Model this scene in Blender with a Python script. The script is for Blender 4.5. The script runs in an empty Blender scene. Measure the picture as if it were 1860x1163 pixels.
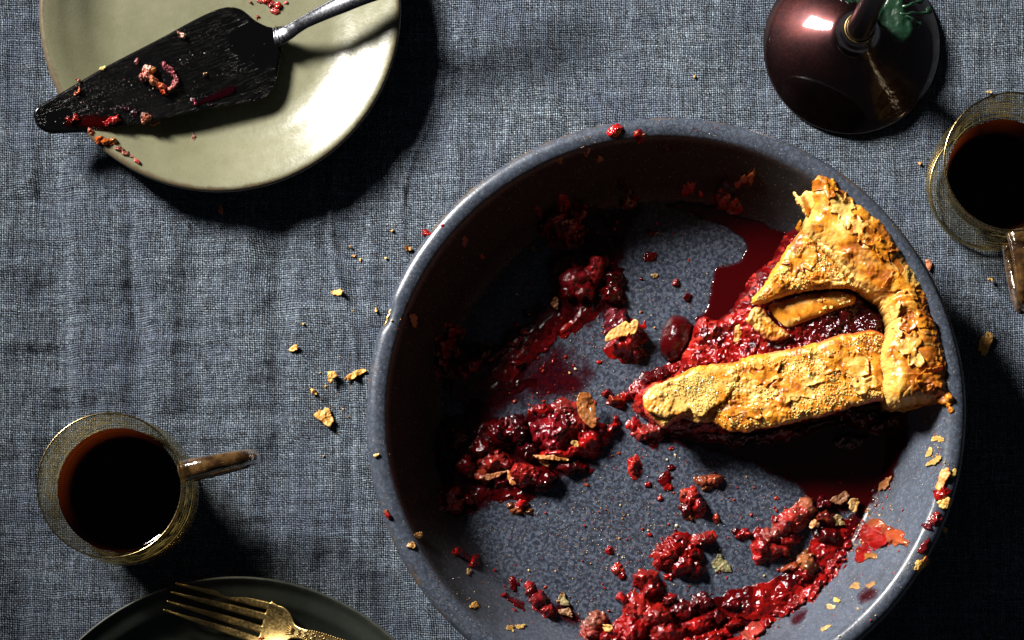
import bpy, math, random
import numpy as np
from mathutils import Vector
random.seed(7); RNG = np.random.default_rng(7)
S = bpy.context.scene
COL = S.collection

# ------------------------------------------------------------------ camera, world, lamp, exposure
S0 = 0.00025            # metres on the cloth per photo pixel
HC = 1.2                # camera height above the cloth
NX, NY = 1000.0, 1250.0 # photo pixel straight below the camera
cam = bpy.data.cameras.new('camera'); camo = bpy.data.objects.new('camera', cam); COL.objects.link(camo)
camo.location = (0, 0, HC); cam.sensor_width = 36; cam.lens = 36*HC/(1860*S0)
cam.shift_x = (930-NX)/1860; cam.shift_y = (NY-581.5)/1860
cam.clip_start = 0.05; cam.clip_end = 50
S.camera = camo
W = bpy.data.worlds.new('World'); S.world = W; W.use_nodes = True
W.node_tree.nodes['Background'].inputs[0].default_value = (0.7, 0.8, 1.0, 1)
W.node_tree.nodes['Background'].inputs[1].default_value = 0.026
EL, AZ = math.radians(31.5), (-0.76, 0.65)
TGT = Vector((0.07, 0.19, 0))
ldir = Vector((AZ[0]*math.cos(EL), AZ[1]*math.cos(EL), math.sin(EL))).normalized()
ld = bpy.data.lights.new('window_light', 'AREA'); lo = bpy.data.objects.new('window_light', ld); COL.objects.link(lo)
ld.shape = 'RECTANGLE'; ld.size = 0.38; ld.size_y = 0.44; ld.energy = 4.5; ld.spread = math.radians(30); ld.color = (1.0, 0.955, 0.89)
lo.location = TGT + ldir*1.8
lo.rotation_euler = (-ldir).to_track_quat('-Z', 'Y').to_euler()
S.view_settings.view_transform = 'Standard'; S.view_settings.look = 'None'
S.view_settings.exposure = 0; S.view_settings.gamma = 1; S.view_settings.use_curve_mapping = False
S.cycles.max_bounces = 10; S.cycles.diffuse_bounces = 2; S.cycles.transparent_max_bounces = 16; S.cycles.caustics_refractive = False
S.cycles.caustics_reflective = False
S.cycles.use_denoising = True; S.cycles.denoising_prefilter = 'ACCURATE'

# ------------------------------------------------------------------ helpers
def at(px, py, z=0.0):
    k = S0*(HC-z)/HC
    return ((np.asarray(px, float)-NX)*k, (NY-np.asarray(py, float))*k)
def h01(ix, iy, seed):
    n = (ix.astype(np.int64)*374761393 + iy.astype(np.int64)*668265263 + seed*1442695041) & 0xffffffff
    n = ((n ^ (n >> 13))*1274126177) & 0xffffffff
    n = ((n ^ (n >> 16))*2246822519) & 0xffffffff
    return ((n ^ (n >> 15)) & 0xffffff)/float(0xffffff)
def vn(x, y, seed=0):
    ix = np.floor(x); iy = np.floor(y); fx = x-ix; fy = y-iy
    fx = fx*fx*fx*(fx*(fx*6-15)+10); fy = fy*fy*fy*(fy*(fy*6-15)+10)
    a = h01(ix, iy, seed); b = h01(ix+1, iy, seed); c = h01(ix, iy+1, seed); d = h01(ix+1, iy+1, seed)
    return (a+(b-a)*fx)*(1-fy) + (c+(d-c)*fx)*fy
def fbm(x, y, seed=0, o=4, g=0.5):
    s = 0; a = 1; t = 0
    for i in range(o):
        s = s + a*(vn(x*2**i+17.3*i, y*2**i-9.1*i, seed+i)-0.5); t += a; a *= g
    return s/t*2
def worley(x, y, seed=0):
    ix = np.floor(x); iy = np.floor(y)
    f1 = np.full(x.shape, 9.0); f2 = np.full(x.shape, 9.0); idv = np.zeros(x.shape)
    for i in (-1, 0, 1):
        for j in (-1, 0, 1):
            cx = ix+i; cy = iy+j
            px = cx+0.1+0.8*h01(cx, cy, seed); py = cy+0.1+0.8*h01(cx, cy, seed+55)
            d = np.hypot(x-px, y-py)
            m = d < f1
            f2 = np.where(m, f1, np.minimum(f2, d)); idv = np.where(m, h01(cx, cy, seed+99), idv); f1 = np.where(m, d, f1)
    return f1, f2, idv
def sm(a, b, x):
    t = np.clip((x-a)/(b-a), 0, 1); return t*t*(3-2*t)
def sdf(X, Y, P):
    """signed distance to polygon P (n,2): negative inside"""
    P = np.asarray(P, float); best = np.full(X.shape, 1e9); ins = np.zeros(X.shape, bool)
    for i in range(len(P)):
        ax, ay = P[i]; bx, by = P[(i+1) % len(P)]
        ex, ey = bx-ax, by-ay; L = ex*ex+ey*ey+1e-18
        t = np.clip(((X-ax)*ex+(Y-ay)*ey)/L, 0, 1)
        best = np.minimum(best, (X-ax-t*ex)**2+(Y-ay-t*ey)**2)
        if ay != by:
            c = ((ay > Y) != (by > Y)) & (X < (bx-ax)*(Y-ay)/(by-ay)+ax)
            ins ^= c
    d = np.sqrt(best); return np.where(ins, -d, d)
def smooth_poly(P, n=6):
    """closed Catmull-Rom through the points"""
    P = np.asarray(P, float); N = len(P); out = []
    for i in range(N):
        p0, p1, p2, p3 = P[i-1], P[i], P[(i+1) % N], P[(i+2) % N]
        for k in range(n):
            t = k/n
            out.append(0.5*((2*p1)+(-p0+p2)*t+(2*p0-5*p1+4*p2-p3)*t*t+(-p0+3*p1-3*p2+p3)*t**3))
    return np.array(out)
def link(o, parent=None):
    COL.objects.link(o)
    if parent is not None: o.parent = parent
    return o
def mesh_np(name, V, F4, mat, parent=None, F3=None, smooth=True, tint=None):
    me = bpy.data.meshes.new(name)
    V = np.asarray(V, np.float32); n4 = 0 if F4 is None else len(F4); n3 = 0 if F3 is None else len(F3)
    me.vertices.add(len(V)); me.vertices.foreach_set('co', V.ravel())
    li = []; 
    if n4: li.append(np.asarray(F4, np.int32).ravel())
    if n3: li.append(np.asarray(F3, np.int32).ravel())
    li = np.concatenate(li); me.loops.add(len(li)); me.loops.foreach_set('vertex_index', li)
    st = np.concatenate([np.arange(n4)*4, n4*4+np.arange(n3)*3]).astype(np.int32)
    me.polygons.add(n4+n3); me.polygons.foreach_set('loop_start', st)
    me.polygons.foreach_set('loop_total', np.concatenate([np.full(n4, 4), np.full(n3, 3)]).astype(np.int32))
    me.update(calc_edges=True)
    me.polygons.foreach_set('use_smooth', np.full(n4+n3, smooth)); 
    if tint is not None:
        a = me.color_attributes.new('tint', 'FLOAT_COLOR', 'POINT')
        c = np.ones((len(V), 4), np.float32); c[:, :3] = tint; a.data.foreach_set('color', c.ravel())
    me.materials.append(mat); me.validate()
    return link(bpy.data.objects.new(name, me), parent)
def hmesh(name, X, Y, top, bot, mask, mat, parent=None, d=None, tint=None, smooth=True):
    """closed solid over a grid where mask holds; d = signed distance used to pull the border onto the outline"""
    q = mask[:-1, :-1] & mask[1:, :-1] & mask[:-1, 1:] & mask[1:, 1:]
    if q.sum() < 2: return None
    nx, ny = X.shape
    used = np.zeros(X.shape, bool); used[:-1, :-1] |= q; used[1:, :-1] |= q; used[:-1, 1:] |= q; used[1:, 1:] |= q
    cnt = np.zeros(X.shape, int); cnt[:-1, :-1] += q; cnt[1:, :-1] += q; cnt[:-1, 1:] += q; cnt[1:, 1:] += q
    X = X.copy(); Y = Y.copy()
    if d is not None:
        cell = abs(X[1, 0]-X[0, 0]); gx, gy = np.gradient(d, cell)
        gl = np.hypot(gx, gy)+1e-9; b = used & (cnt < 4)
        mv = np.clip(-d, -cell, 1.2*cell)
        X[b] += (mv*gx/gl)[b]; Y[b] += (mv*gy/gl)[b]
    idx = np.full(X.shape, -1); idx[used] = np.arange(used.sum()); n = used.sum()
    V = np.concatenate([np.stack([X[used], Y[used], top[used]], 1), np.stack([X[used], Y[used], bot[used]], 1)])
    i, j = np.nonzero(q)
    a, b_, c, e = idx[i, j], idx[i+1, j], idx[i+1, j+1], idx[i, j+1]
    F = [np.stack([a, b_, c, e], 1), np.stack([a, e, c, b_], 1)+n]
    qp = np.pad(q, 1)
    for (di, dj, p, r) in ((-1, 0, a, e), (1, 0, c, b_), (0, -1, b_, a), (0, 1, e, c)):
        m = ~qp[i+1+di, j+1+dj]
        F.append(np.stack([p[m], r[m], r[m]+n, p[m]+n], 1))
    T = None
    if tint is not None:
        T = tint[used]; T = np.concatenate([T, T])
    return mesh_np(name, V, np.concatenate(F), mat, parent, tint=T, smooth=smooth)
def grid(x0, x1, y0, y1, c):
    return np.meshgrid(np.arange(x0, x1+c, c), np.arange(y0, y1+c, c), indexing='ij')
def lathe(name, prof, mat, parent=None, loc=(0, 0, 0), n=160, warp=None):
    prof = np.array(prof, float); m = len(prof); th = np.arange(n)/n*2*math.pi
    R = np.repeat(prof[:, 0][:, None], n, 1); Z = np.repeat(prof[:, 1][:, None], n, 1)
    if warp: R, Z = warp(R, Z, np.repeat(th[None], m, 0), prof)
    V = np.stack([R*np.cos(th)[None], R*np.sin(th)[None], Z], -1).reshape(-1, 3)+np.array(loc)
    i, j = np.meshgrid(np.arange(m-1), np.arange(n), indexing='ij'); j2 = (j+1) % n
    F = np.stack([i*n+j, i*n+j2, (i+1)*n+j2, (i+1)*n+j], -1).reshape(-1, 4)
    return mesh_np(name, V, F, mat, parent)
def tube(name, pts, rad, mat, parent=None, n=20, flat=1.0, caps=True):
    pts = [Vector(p) for p in pts]; V = []; F = []
    if not hasattr(rad, '__len__'): rad = [rad]*len(pts)
    up = Vector((0.13, 0.21, 0.97)).normalized()
    for k, p in enumerate(pts):
        t = (pts[min(k+1, len(pts)-1)]-pts[max(k-1, 0)]).normalized()
        if abs(t.dot(up)) > 0.98: up = Vector((1, 0.1, 0)).normalized()
        s = t.cross(up).normalized(); u = s.cross(t).normalized()
        for a in range(n):
            th = 2*math.pi*a/n; V.append(p+s*math.cos(th)*rad[k]+u*math.sin(th)*rad[k]*flat)
    for k in range(len(pts)-1):
        for a in range(n):
            b = (a+1) % n; F.append((k*n+a, k*n+b, (k+1)*n+b, (k+1)*n+a))
    F3 = []
    if caps:
        V += [pts[0], pts[-1]]; c0, c1 = len(V)-2, len(V)-1; L = (len(pts)-1)*n
        for a in range(n): b = (a+1) % n; F3.append((c0, b, a)); F3.append((c1, L+a, L+b))
    return mesh_np(name, [tuple(v) for v in V], F, mat, parent, F3=F3 or None)
def spline(P, n=8):
    P = [np.array(p, float) for p in P]; P = [2*P[0]-P[1]]+P+[2*P[-1]-P[-2]]; out = []
    for i in range(1, len(P)-2):
        for k in range(n):
            t = k/n; p0, p1, p2, p3 = P[i-1:i+3]
            out.append(0.5*((2*p1)+(-p0+p2)*t+(2*p0-5*p1+4*p2-p3)*t*t+(-p0+3*p1-3*p2+p3)*t**3))
    out.append(P[-2]); return np.array(out)
def thing(name, label, cat, loc=(0, 0, 0), group=None):
    o = bpy.data.objects.new(name, None); COL.objects.link(o); o.empty_display_size = 0.01
    return tag(o, label, cat, group)
def tag(o, label, cat, group=None):
    o['label'] = label; o['category'] = cat
    if group: o['group'] = group
    return o

# ------------------------------------------------------------------ materials
class NT:
    def __init__(s, name):
        s.m = bpy.data.materials.new(name); s.m.use_nodes = True; s.t = s.m.node_tree
        s.b = s.t.nodes['Principled BSDF']; s.out = s.t.nodes['Material Output']
    def n(s, typ, **kw):
        x = s.t.nodes.new(typ)
        for k, v in kw.items():
            if k.startswith('i_'):
                x.inputs[int(k[2:]) if k[2:].isdigit() else k[2:].replace('_', ' ')].default_value = v
            else: setattr(x, k, v)
        return x
    def l(s, a, b): s.t.links.new(a, b)
    def v(s, x, inp):
        if isinstance(x, (int, float)): inp.default_value = x
        else: s.l(x, inp)
    def math(s, op, a, b=0.0, c=None, clamp=False):
        x = s.n('ShaderNodeMath', operation=op, use_clamp=clamp); s.v(a, x.inputs[0]); s.v(b, x.inputs[1])
        if c is not None: s.v(c, x.inputs[2])
        return x.outputs[0]
    def noise(s, scale, detail=3, rough=0.5, vec=None, dist=0.0):
        x = s.n('ShaderNodeTexNoise'); x.inputs['Scale'].default_value = scale; x.inputs['Detail'].default_value = detail
        x.inputs['Roughness'].default_value = rough; x.inputs['Distortion'].default_value = dist
        s.l(vec if vec is not None else s.obj(), x.inputs['Vector']); return x.outputs['Fac']
    def vor(s, scale, feature='F1', vec=None):
        x = s.n('ShaderNodeTexVoronoi', feature=feature); x.inputs['Scale'].default_value = scale
        s.l(vec if vec is not None else s.obj(), x.inputs['Vector']); return x
    def obj(s):
        if not hasattr(s, 'tc'): s.tc = s.n('ShaderNodeTexCoord')
        return s.tc.outputs['Object']
    def ramp(s, f, stops):
        x = s.n('ShaderNodeValToRGB'); e = x.color_ramp.elements
        while len(e) < len(stops): e.new(0.5)
        for k, (p, c) in enumerate(stops):
            e[k].position = p; e[k].color = (c, c, c, 1) if isinstance(c, (int, float)) else (*c, 1)
        s.v(f, x.inputs[0]); return x.outputs[0]
    def mix(s, f, a, b, typ='MIX'):
        x = s.n('ShaderNodeMix', data_type='RGBA', blend_type=typ); s.v(f, x.inputs[0])
        for q, i in ((a, 6), (b, 7)):
            if isinstance(q, tuple): x.inputs[i].default_value = (*q, 1)
            else: s.l(q, x.inputs[i])
        return x.outputs[2]
    def bump(s, h, dist, strength=1.0, prev=None):
        x = s.n('ShaderNodeBump'); x.inputs['Distance'].default_value = dist; x.inputs['Strength'].default_value = strength
        s.l(h, x.inputs['Height'])
        if prev is not None: s.l(prev, x.inputs['Normal'])
        return x.outputs[0]
    def set(s, **kw):
        for k, v in kw.items():
            i = s.b.inputs[k.replace('_', ' ')]
            if isinstance(v, tuple): i.default_value = (*v, 1) if len(v) == 3 and i.type == 'RGBA' else v
            elif isinstance(v, (int, float)): i.default_value = v
            else: s.l(v, i)
        return s
    def attr(s):
        return s.n('ShaderNodeAttribute', attribute_name='tint').outputs['Color']

def m_cloth():
    s = NT('linen'); P = 0.00100
    sep = s.n('ShaderNodeSeparateXYZ'); s.l(s.obj(), sep.inputs[0])
    wob1 = s.noise(45, 3); wob2 = s.noise(52, 3, vec=s.n('ShaderNodeMapping').outputs[0]) if False else s.noise(61, 3)
    x = s.math('ADD', sep.outputs[0], s.math('MULTIPLY', s.math('SUBTRACT', wob1, 0.5), 0.0035))
    y = s.math('ADD', sep.outputs[1], s.math('MULTIPLY', s.math('SUBTRACT', wob2, 0.5), 0.0035))
    u = s.math('MULTIPLY', x, 1/P); v = s.math('MULTIPLY', y, 1/P)
    su = s.math('SINE', s.math('MULTIPLY', u, math.pi)); sv = s.math('SINE', s.math('MULTIPLY', v, math.pi))
    pr = s.math('MULTIPLY', su, sv)
    # each thread its own thickness and tone
    def rnd(c, k):
        w = s.n('ShaderNodeTexWhiteNoise', noise_dimensions='1D'); s.l(s.math('ADD', s.math('FLOOR', c), k), w.inputs['W']); return w.outputs['Value']
    ru, rv = rnd(u, 3.7), rnd(v, 91.3)
    mp = s.n('ShaderNodeMapping'); mp.inputs['Scale'].default_value = (900, 60, 1); s.l(s.obj(), mp.inputs[0])
    mq = s.n('ShaderNodeMapping'); mq.inputs['Scale'].default_value = (60, 900, 1); s.l(s.obj(), mq.inputs[0])
    slu = s.noise(1, 2, vec=mp.outputs[0]); slv = s.noise(1, 2, vec=mq.outputs[0])
    tu = s.math('ADD', s.math('ADD', 0.30, s.math('MULTIPLY', ru, 0.18)), s.math('MULTIPLY', slu, 0.95))
    tv = s.math('ADD', s.math('ADD', 0.30, s.math('MULTIPLY', rv, 0.18)), s.math('MULTIPLY', slv, 0.95))
    a = s.math('MULTIPLY', s.math('ADD', s.math('ABSOLUTE', su), pr), tu)
    b = s.math('MULTIPLY', s.math('SUBTRACT', s.math('ABSOLUTE', sv), pr), tv)
    h = s.math('MAXIMUM', a, b)
    isw = s.math('GREATER_THAN', a, b)
    thr = s.math('ADD', s.math('MULTIPLY', isw, ru), s.math('MULTIPLY', s.math('SUBTRACT', 1.0, isw), rv))
    cv = s.n('ShaderNodeCombineXYZ'); s.l(s.math('FLOOR', u), cv.inputs[0]); s.l(s.math('FLOOR', v), cv.inputs[1])
    wk = s.n('ShaderNodeTexWhiteNoise', noise_dimensions='2D'); s.l(cv.outputs[0], wk.inputs['Vector'])
    tone = s.math('ADD', s.math('ADD', s.math('MULTIPLY', thr, 0.22), s.math('MULTIPLY', wk.outputs['Value'], 0.24)), s.math('ADD', s.math('MULTIPLY', s.noise(1100, 2), 0.44), s.math('MULTIPLY', s.math('SUBTRACT', h, 0.6), 0.12)))
    big = s.noise(22, 4, 0.6)
    c = s.ramp(tone, [(0.20, (0.034, 0.045, 0.066)), (0.48, (0.108, 0.137, 0.176)), (0.78, (0.30, 0.365, 0.42))])
    c = s.mix(s.ramp(big, [(0.38, 0.0), (0.66, 0.55)]), c, (0.07, 0.088, 0.145))
    # open gaps between the yarns, darkened by shade painted into the colour
    gap_shade = s.ramp(h, [(0.10, 0.9), (0.48, 0.0)])
    c = s.mix(gap_shade, c, (0.02, 0.024, 0.032))
    # slubs and crinkle streaks along the yarns
    m1 = s.n('ShaderNodeMapping'); m1.inputs['Scale'].default_value = (420, 26, 1); s.l(s.obj(), m1.inputs[0])
    m2 = s.n('ShaderNodeMapping'); m2.inputs['Scale'].default_value = (30, 380, 1); s.l(s.obj(), m2.inputs[0])
    st = s.math('ADD', s.noise(1, 3, 0.6, m1.outputs[0]), s.math('MULTIPLY', s.noise(1, 3, 0.6, m2.outputs[0]), 0.8))
    bp = s.bump(st, 0.0030, 0.9)
    fz = s.noise(480, 3, 0.6)
    bp = s.bump(fz, 0.0006, 0.6, bp)
    bp = s.bump(h, 0.00072, 1.0, bp)
    s.set(Base_Color=c, Roughness=0.85, Normal=bp, Sheen_Weight=0.06, Specular_IOR_Level=0.25)
    return s.m

def m_enamel():
    s = NT('mottled_enamel')
    n1 = s.noise(640, 2, 0.5, dist=0.6)
    n2 = s.noise(30, 3)
    c = s.ramp(n1, [(0.40, (0.017, 0.021, 0.033)), (0.50, (0.033, 0.041, 0.061)), (0.62, (0.068, 0.082, 0.116))])
    # glossy mottling is finest on the lip, which is also crazed
    sep = s.n('ShaderNodeSeparateXYZ'); s.l(s.obj(), sep.inputs[0])
    r = s.math('SQRT', s.math('ADD', s.math('POWER', sep.outputs[0], 2), s.math('POWER', sep.outputs[1], 2)))
    lip = s.ramp(s.math('MULTIPLY', s.math('SUBTRACT', r, 0.1205), 1/0.003, clamp=True), [(0, 0.0), (1, 1.0)])
    v = s.vor(330, 'DISTANCE_TO_EDGE').outputs['Distance']
    crack = s.math('MULTIPLY', s.ramp(v, [(0.0, 1.0), (0.09, 0.0)]), s.math('MULTIPLY', lip, s.ramp(n2, [(0.42, 0.05), (0.6, 0.8)])))
    c = s.mix(s.math('MULTIPLY', lip, 0.5), c, (0.055, 0.067, 0.090))
    c = s.mix(crack, c, (0.014, 0.017, 0.024))
    # rust-brown wear round the very edge of the lip
    wear = s.math('MULTIPLY', s.math('MULTIPLY', s.math('SUBTRACT', r, 0.1292), 1/0.0012, clamp=True), s.ramp(s.noise(60, 4, 0.7), [(0.53, 0.0), (0.63, 0.6)]))
    c = s.mix(wear, c, (0.13, 0.075, 0.03))
    wallm = s.math('MULTIPLY', s.math('MULTIPLY', s.math('SUBTRACT', r, 0.101), 1/0.004, clamp=True), s.math('SUBTRACT', 1.0, lip, clamp=True))  # wall colour lightened to paint in the light it catches facing the lamp
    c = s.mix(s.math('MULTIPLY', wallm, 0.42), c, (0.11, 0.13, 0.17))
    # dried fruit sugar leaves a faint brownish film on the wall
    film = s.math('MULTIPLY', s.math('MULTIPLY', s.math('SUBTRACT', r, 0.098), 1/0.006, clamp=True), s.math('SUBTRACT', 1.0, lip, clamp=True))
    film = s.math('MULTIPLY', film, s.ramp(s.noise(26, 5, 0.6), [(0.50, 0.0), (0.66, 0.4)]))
    bake_shade = s.math('MULTIPLY', s.math('SUBTRACT', sep.outputs[1], sep.outputs[0]), 0.7071)  # baked-on film, made heavier upper left to paint in the unlit wall's shade
    bake_shade = s.math('ADD', bake_shade, s.math('MULTIPLY', s.math('SUBTRACT', s.noise(40, 4, 0.6), 0.5), 0.09))
    bake_shade = s.math('MULTIPLY', s.math('MULTIPLY', s.math('ADD', bake_shade, 0.02), 1/0.05, clamp=True), s.math('MULTIPLY', s.math('MULTIPLY', s.math('SUBTRACT', r, 0.092), 1/0.014, clamp=True), s.math('SUBTRACT', 1.0, lip, clamp=True)))
    film = s.math('MAXIMUM', film, s.math('MULTIPLY', bake_shade, 0.85))
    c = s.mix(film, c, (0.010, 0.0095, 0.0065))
    sp = s.ramp(s.noise(1500, 1), [(0.70, 0.0), (0.74, 1.0)])
    c = s.mix(s.math('MULTIPLY', sp, 0.5), c, (0.5, 0.42, 0.28))
    bp = s.bump(s.noise(900, 2), 0.00012, 0.5)
    bp = s.bump(s.noise(70, 2), 0.0010, 0.35, bp)
    s.set(Base_Color=c, Roughness=s.math('ADD', s.math('MULTIPLY', film, 0.3), s.ramp(s.noise(120, 4), [(0.3, 0.26), (0.7, 0.42)])), Normal=bp, Specular_IOR_Level=s.math('SUBTRACT', 0.5, s.math('MULTIPLY', film, 0.45)))
    return s.m

def m_stoneware(name, c0, c1, edge, R, spec=0.5, rough=(0.34, 0.5)):
    s = NT(name)
    sep = s.n('ShaderNodeSeparateXYZ'); s.l(s.obj(), sep.inputs[0])
    r = s.math('SQRT', s.math('ADD', s.math('POWER', sep.outputs[0], 2), s.math('POWER', sep.outputs[1], 2)))
    c = s.mix(s.ramp(s.noise(20, 4, 0.6), [(0.35, 0.0), (0.65, 1.0)]), c0, c1)
    rr = s.math('ADD', r, s.math('MULTIPLY', s.math('SUBTRACT', s.noise(160, 5, 0.8), 0.5), 0.006))
    e = s.math('MULTIPLY', s.math('SUBTRACT', rr, R-0.0022), 1/0.0016, clamp=True)
    c = s.mix(s.math('MULTIPLY', e, 0.8), c, edge)
    spk = s.ramp(s.noise(1700, 1), [(0.66, 0.0), (0.71, 0.5)])
    c = s.mix(spk, c, edge)
    bp = s.bump(s.noise(700, 3), 0.0001, 0.5); bp = s.bump(s.noise(60, 2), 0.0008, 0.3, bp)
    s.set(Base_Color=c, Roughness=s.ramp(s.noise(300, 3), [(0.3, rough[0]), (0.7, rough[1])]), Normal=bp, Specular_IOR_Level=spec)
    return s.m

def m_tinted(name, rough=0.4, coat=0.0, sss=0.0, bs=900, bd=0.0003, var=0.35, spec=0.5, sscol=(1, 0.4, 0.15), bs2=2400):
    s = NT(name); c = s.attr()
    c = s.mix(s.ramp(s.noise(bs*0.4, 3), [(0.3, 0.0), (0.75, var)]), c, (0.0, 0.0, 0.0), 'MIX') if False else s.mix(var, c, s.ramp(s.noise(bs*0.5, 4, 0.65), [(0.25, 0.25), (0.55, 0.95), (0.8, 1.0)]), 'MULTIPLY')
    bp = s.bump(s.noise(bs, 4, 0.6), bd, 1.0)
    bp = s.bump(s.noise(bs2, 2, 0.6), bd*0.35, 1.0, bp)
    s.set(Base_Color=c, Roughness=rough, Normal=bp, Coat_Weight=coat, Coat_Roughness=0.05, Specular_IOR_Level=spec)
    if sss:
        s.set(Subsurface_Weight=sss, Subsurface_Scale=0.002); s.b.inputs['Subsurface Radius'].default_value = sscol
    return s.m

def m_metal(name, col, rough, scratch=0.3, dark=(0.02, 0.015, 0.012), patina=0.4, stretch=(1, 1, 1), bd=0.00006):
    s = NT(name)
    mp = s.n('ShaderNodeMapping'); mp.inputs['Scale'].default_value = stretch; s.l(s.obj(), mp.inputs[0])
    n = s.noise(70, 5, 0.65, mp.outputs[0]); n2 = s.noise(900, 3, 0.6, mp.outputs[0])
    c = s.mix(s.ramp(n, [(0.35, 0.0), (0.68, patina)]), col, dark)
    s.set(Base_Color=c, Metallic=1.0, Roughness=s.ramp(n2, [(0.3, rough), (0.7, rough+scratch)]), Normal=s.bump(n2, bd, 0.6))
    return s.m

def m_thin(name, col, edgecol, gloss_col=(1, 1, 1), ribs=None, rough=0.03, base=0.04, amt=0.4):
    """thin tinted glass: clear head-on, stronger tint and reflection at grazing angles"""
    s = NT(name); s.t.nodes.remove(s.b)
    lw = s.n('ShaderNodeLayerWeight'); lw.inputs['Blend'].default_value = 0.2
    tr = s.n('ShaderNodeBsdfTransparent'); gl = s.n('ShaderNodeBsdfGlossy'); gl.inputs['Roughness'].default_value = rough
    gl.inputs['Color'].default_value = (*gloss_col, 1)
    e = s.ramp(lw.outputs['Facing'], [(0.6, 0.0), (1.0, 1.0)])
    c = s.mix(e, col, edgecol)
    f = s.math('ADD', s.math('MULTIPLY', lw.outputs['Fresnel'], 0.32), base, clamp=True)
    if ribs:
        sep = s.n('ShaderNodeSeparateXYZ'); s.l(s.obj(), sep.inputs[0])
        z = sep.outputs[2]
        rn = s.n('ShaderNodeTexNoise', noise_dimensions='1D'); rn.inputs['Scale'].default_value = 420; rn.inputs['Detail'].default_value = 3; rn.inputs['Roughness'].default_value = 0.65
        s.l(s.math('ADD', z, s.math('MULTIPLY', s.noise(30, 1), 0.0012)), rn.inputs['W']); w = s.math('MULTIPLY', s.math('SUBTRACT', rn.outputs['Fac'], 0.5), 4.0)
        band = s.math('MULTIPLY', s.math('MULTIPLY', s.math('SUBTRACT', z, ribs[0]), 1/0.003, clamp=True), s.math('MULTIPLY', s.math('SUBTRACT', ribs[1], z), 1/0.006, clamp=True))
        wob = s.math('ADD', w, s.math('MULTIPLY', s.noise(500, 3), 1.6))
        bp = s.bump(s.math('MULTIPLY', wob, band), 0.0003, 1.0)
        s.l(bp, gl.inputs['Normal'])
        amb = s.math('MULTIPLY', band, s.ramp(s.math('ADD', s.math('MULTIPLY', w, 0.4), s.noise(220, 3)), [(0.52, 0.0), (0.74, 1.0)]))
        c = s.mix(s.math('MULTIPLY', amb, 0.5), c, (0.72, 0.56, 0.24))
        df = s.n('ShaderNodeBsdfDiffuse'); df.inputs['Color'].default_value = (0.62, 0.44, 0.12, 1); s.l(bp, df.inputs['Normal'])
        tl = s.n('ShaderNodeBsdfTranslucent'); tl.inputs['Color'].default_value = (0.80, 0.60, 0.18, 1); s.l(bp, tl.inputs['Normal'])
        md = s.n('ShaderNodeMixShader'); md.inputs[0].default_value = 0.6; s.l(df.outputs[0], md.inputs[1]); s.l(tl.outputs[0], md.inputs[2])
        m0 = s.n('ShaderNodeMixShader'); s.l(s.math('MULTIPLY', amb, amt), m0.inputs[0]); s.l(tr.outputs[0], m0.inputs[1]); s.l(md.outputs[0], m0.inputs[2])
        trs = m0.outputs[0]
        f = s.math('ADD', f, s.math('MULTIPLY', amb, 0.15), clamp=True)
    else: trs = tr.outputs[0]
    s.l(c, tr.inputs[0])
    mx = s.n('ShaderNodeMixShader'); s.l(f, mx.inputs[0]); s.l(trs, mx.inputs[1]); s.l(gl.outputs[0], mx.inputs[2])
    s.l(mx.outputs[0], s.out.inputs[0]); return s.m

def m_film(name, col, a0, a1, sc=160, rough=0.12, bd=0.0002):
    """thin film of juice, clear in places"""
    s = NT(name); bp = s.bump(s.noise(700, 3), bd, 0.8)
    s.set(Base_Color=col, Roughness=rough, Normal=bp, Specular_IOR_Level=0.5)
    tr = s.n('ShaderNodeBsdfTransparent'); tr.inputs[0].default_value = (0.55, 0.24, 0.28, 1)
    mx = s.n('ShaderNodeMixShader'); att = s.n('ShaderNodeSeparateColor'); s.l(s.attr(), att.inputs[0])
    f = s.math('MULTIPLY', s.ramp(s.noise(sc, 5, 0.7), [(0.35, a0), (0.65, a1)]), att.outputs[0])
    s.l(f, mx.inputs[0]); 
    clear = s.n('ShaderNodeBsdfTransparent'); m2 = s.n('ShaderNodeMixShader')
    s.l(att.outputs[0], m2.inputs[0]); s.l(clear.outputs[0], m2.inputs[1]); s.l(tr.outputs[0], m2.inputs[2])
    s.l(m2.outputs[0], mx.inputs[1]); s.l(s.b.outputs[0], mx.inputs[2])
    s.l(mx.outputs[0], s.out.inputs[0]); return s.m

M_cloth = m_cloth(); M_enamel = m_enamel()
M_sage = m_stoneware('sage_glaze', (0.135, 0.134, 0.080), (0.185, 0.183, 0.118), (0.085, 0.055, 0.032), 0.0805, 0.55, (0.24, 0.33))
M_darkplate = m_stoneware('black_green_glaze', (0.018, 0.022, 0.017), (0.028, 0.033, 0.027), (0.05, 0.055, 0.045), 0.1035, 0.35, (0.4, 0.55))
M_crust = m_tinted('baked_pastry', 0.34, 0.0, 0.22, 520, 0.00016, 0.45, spec=0.5)
M_flake = m_tinted('pastry_flake', 0.42, 0.0, 0.25, 1100, 0.0003, 0.45)
M_fruit = m_tinted('cooked_fruit', 0.09, 0.0, 0.0, 600, 0.00016, 0.6, sscol=(1, 0.05, 0.03), spec=0.42)
M_cherry = m_tinted('cherry_skin', 0.12, 0.0, 0.0, 220, 0.0003, 0.3, sscol=(1, 0.05, 0.03))
M_juice = m_film('juice_pool_film', (0.030, 0.0006, 0.0010), 0.90, 1.0, 160, 0.07, 0.00005)
M_smear = m_film('juice_smear_film', (0.040, 0.0012, 0.003), 0.0, 0.8, 260, 0.16, 0.0003)
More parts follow.
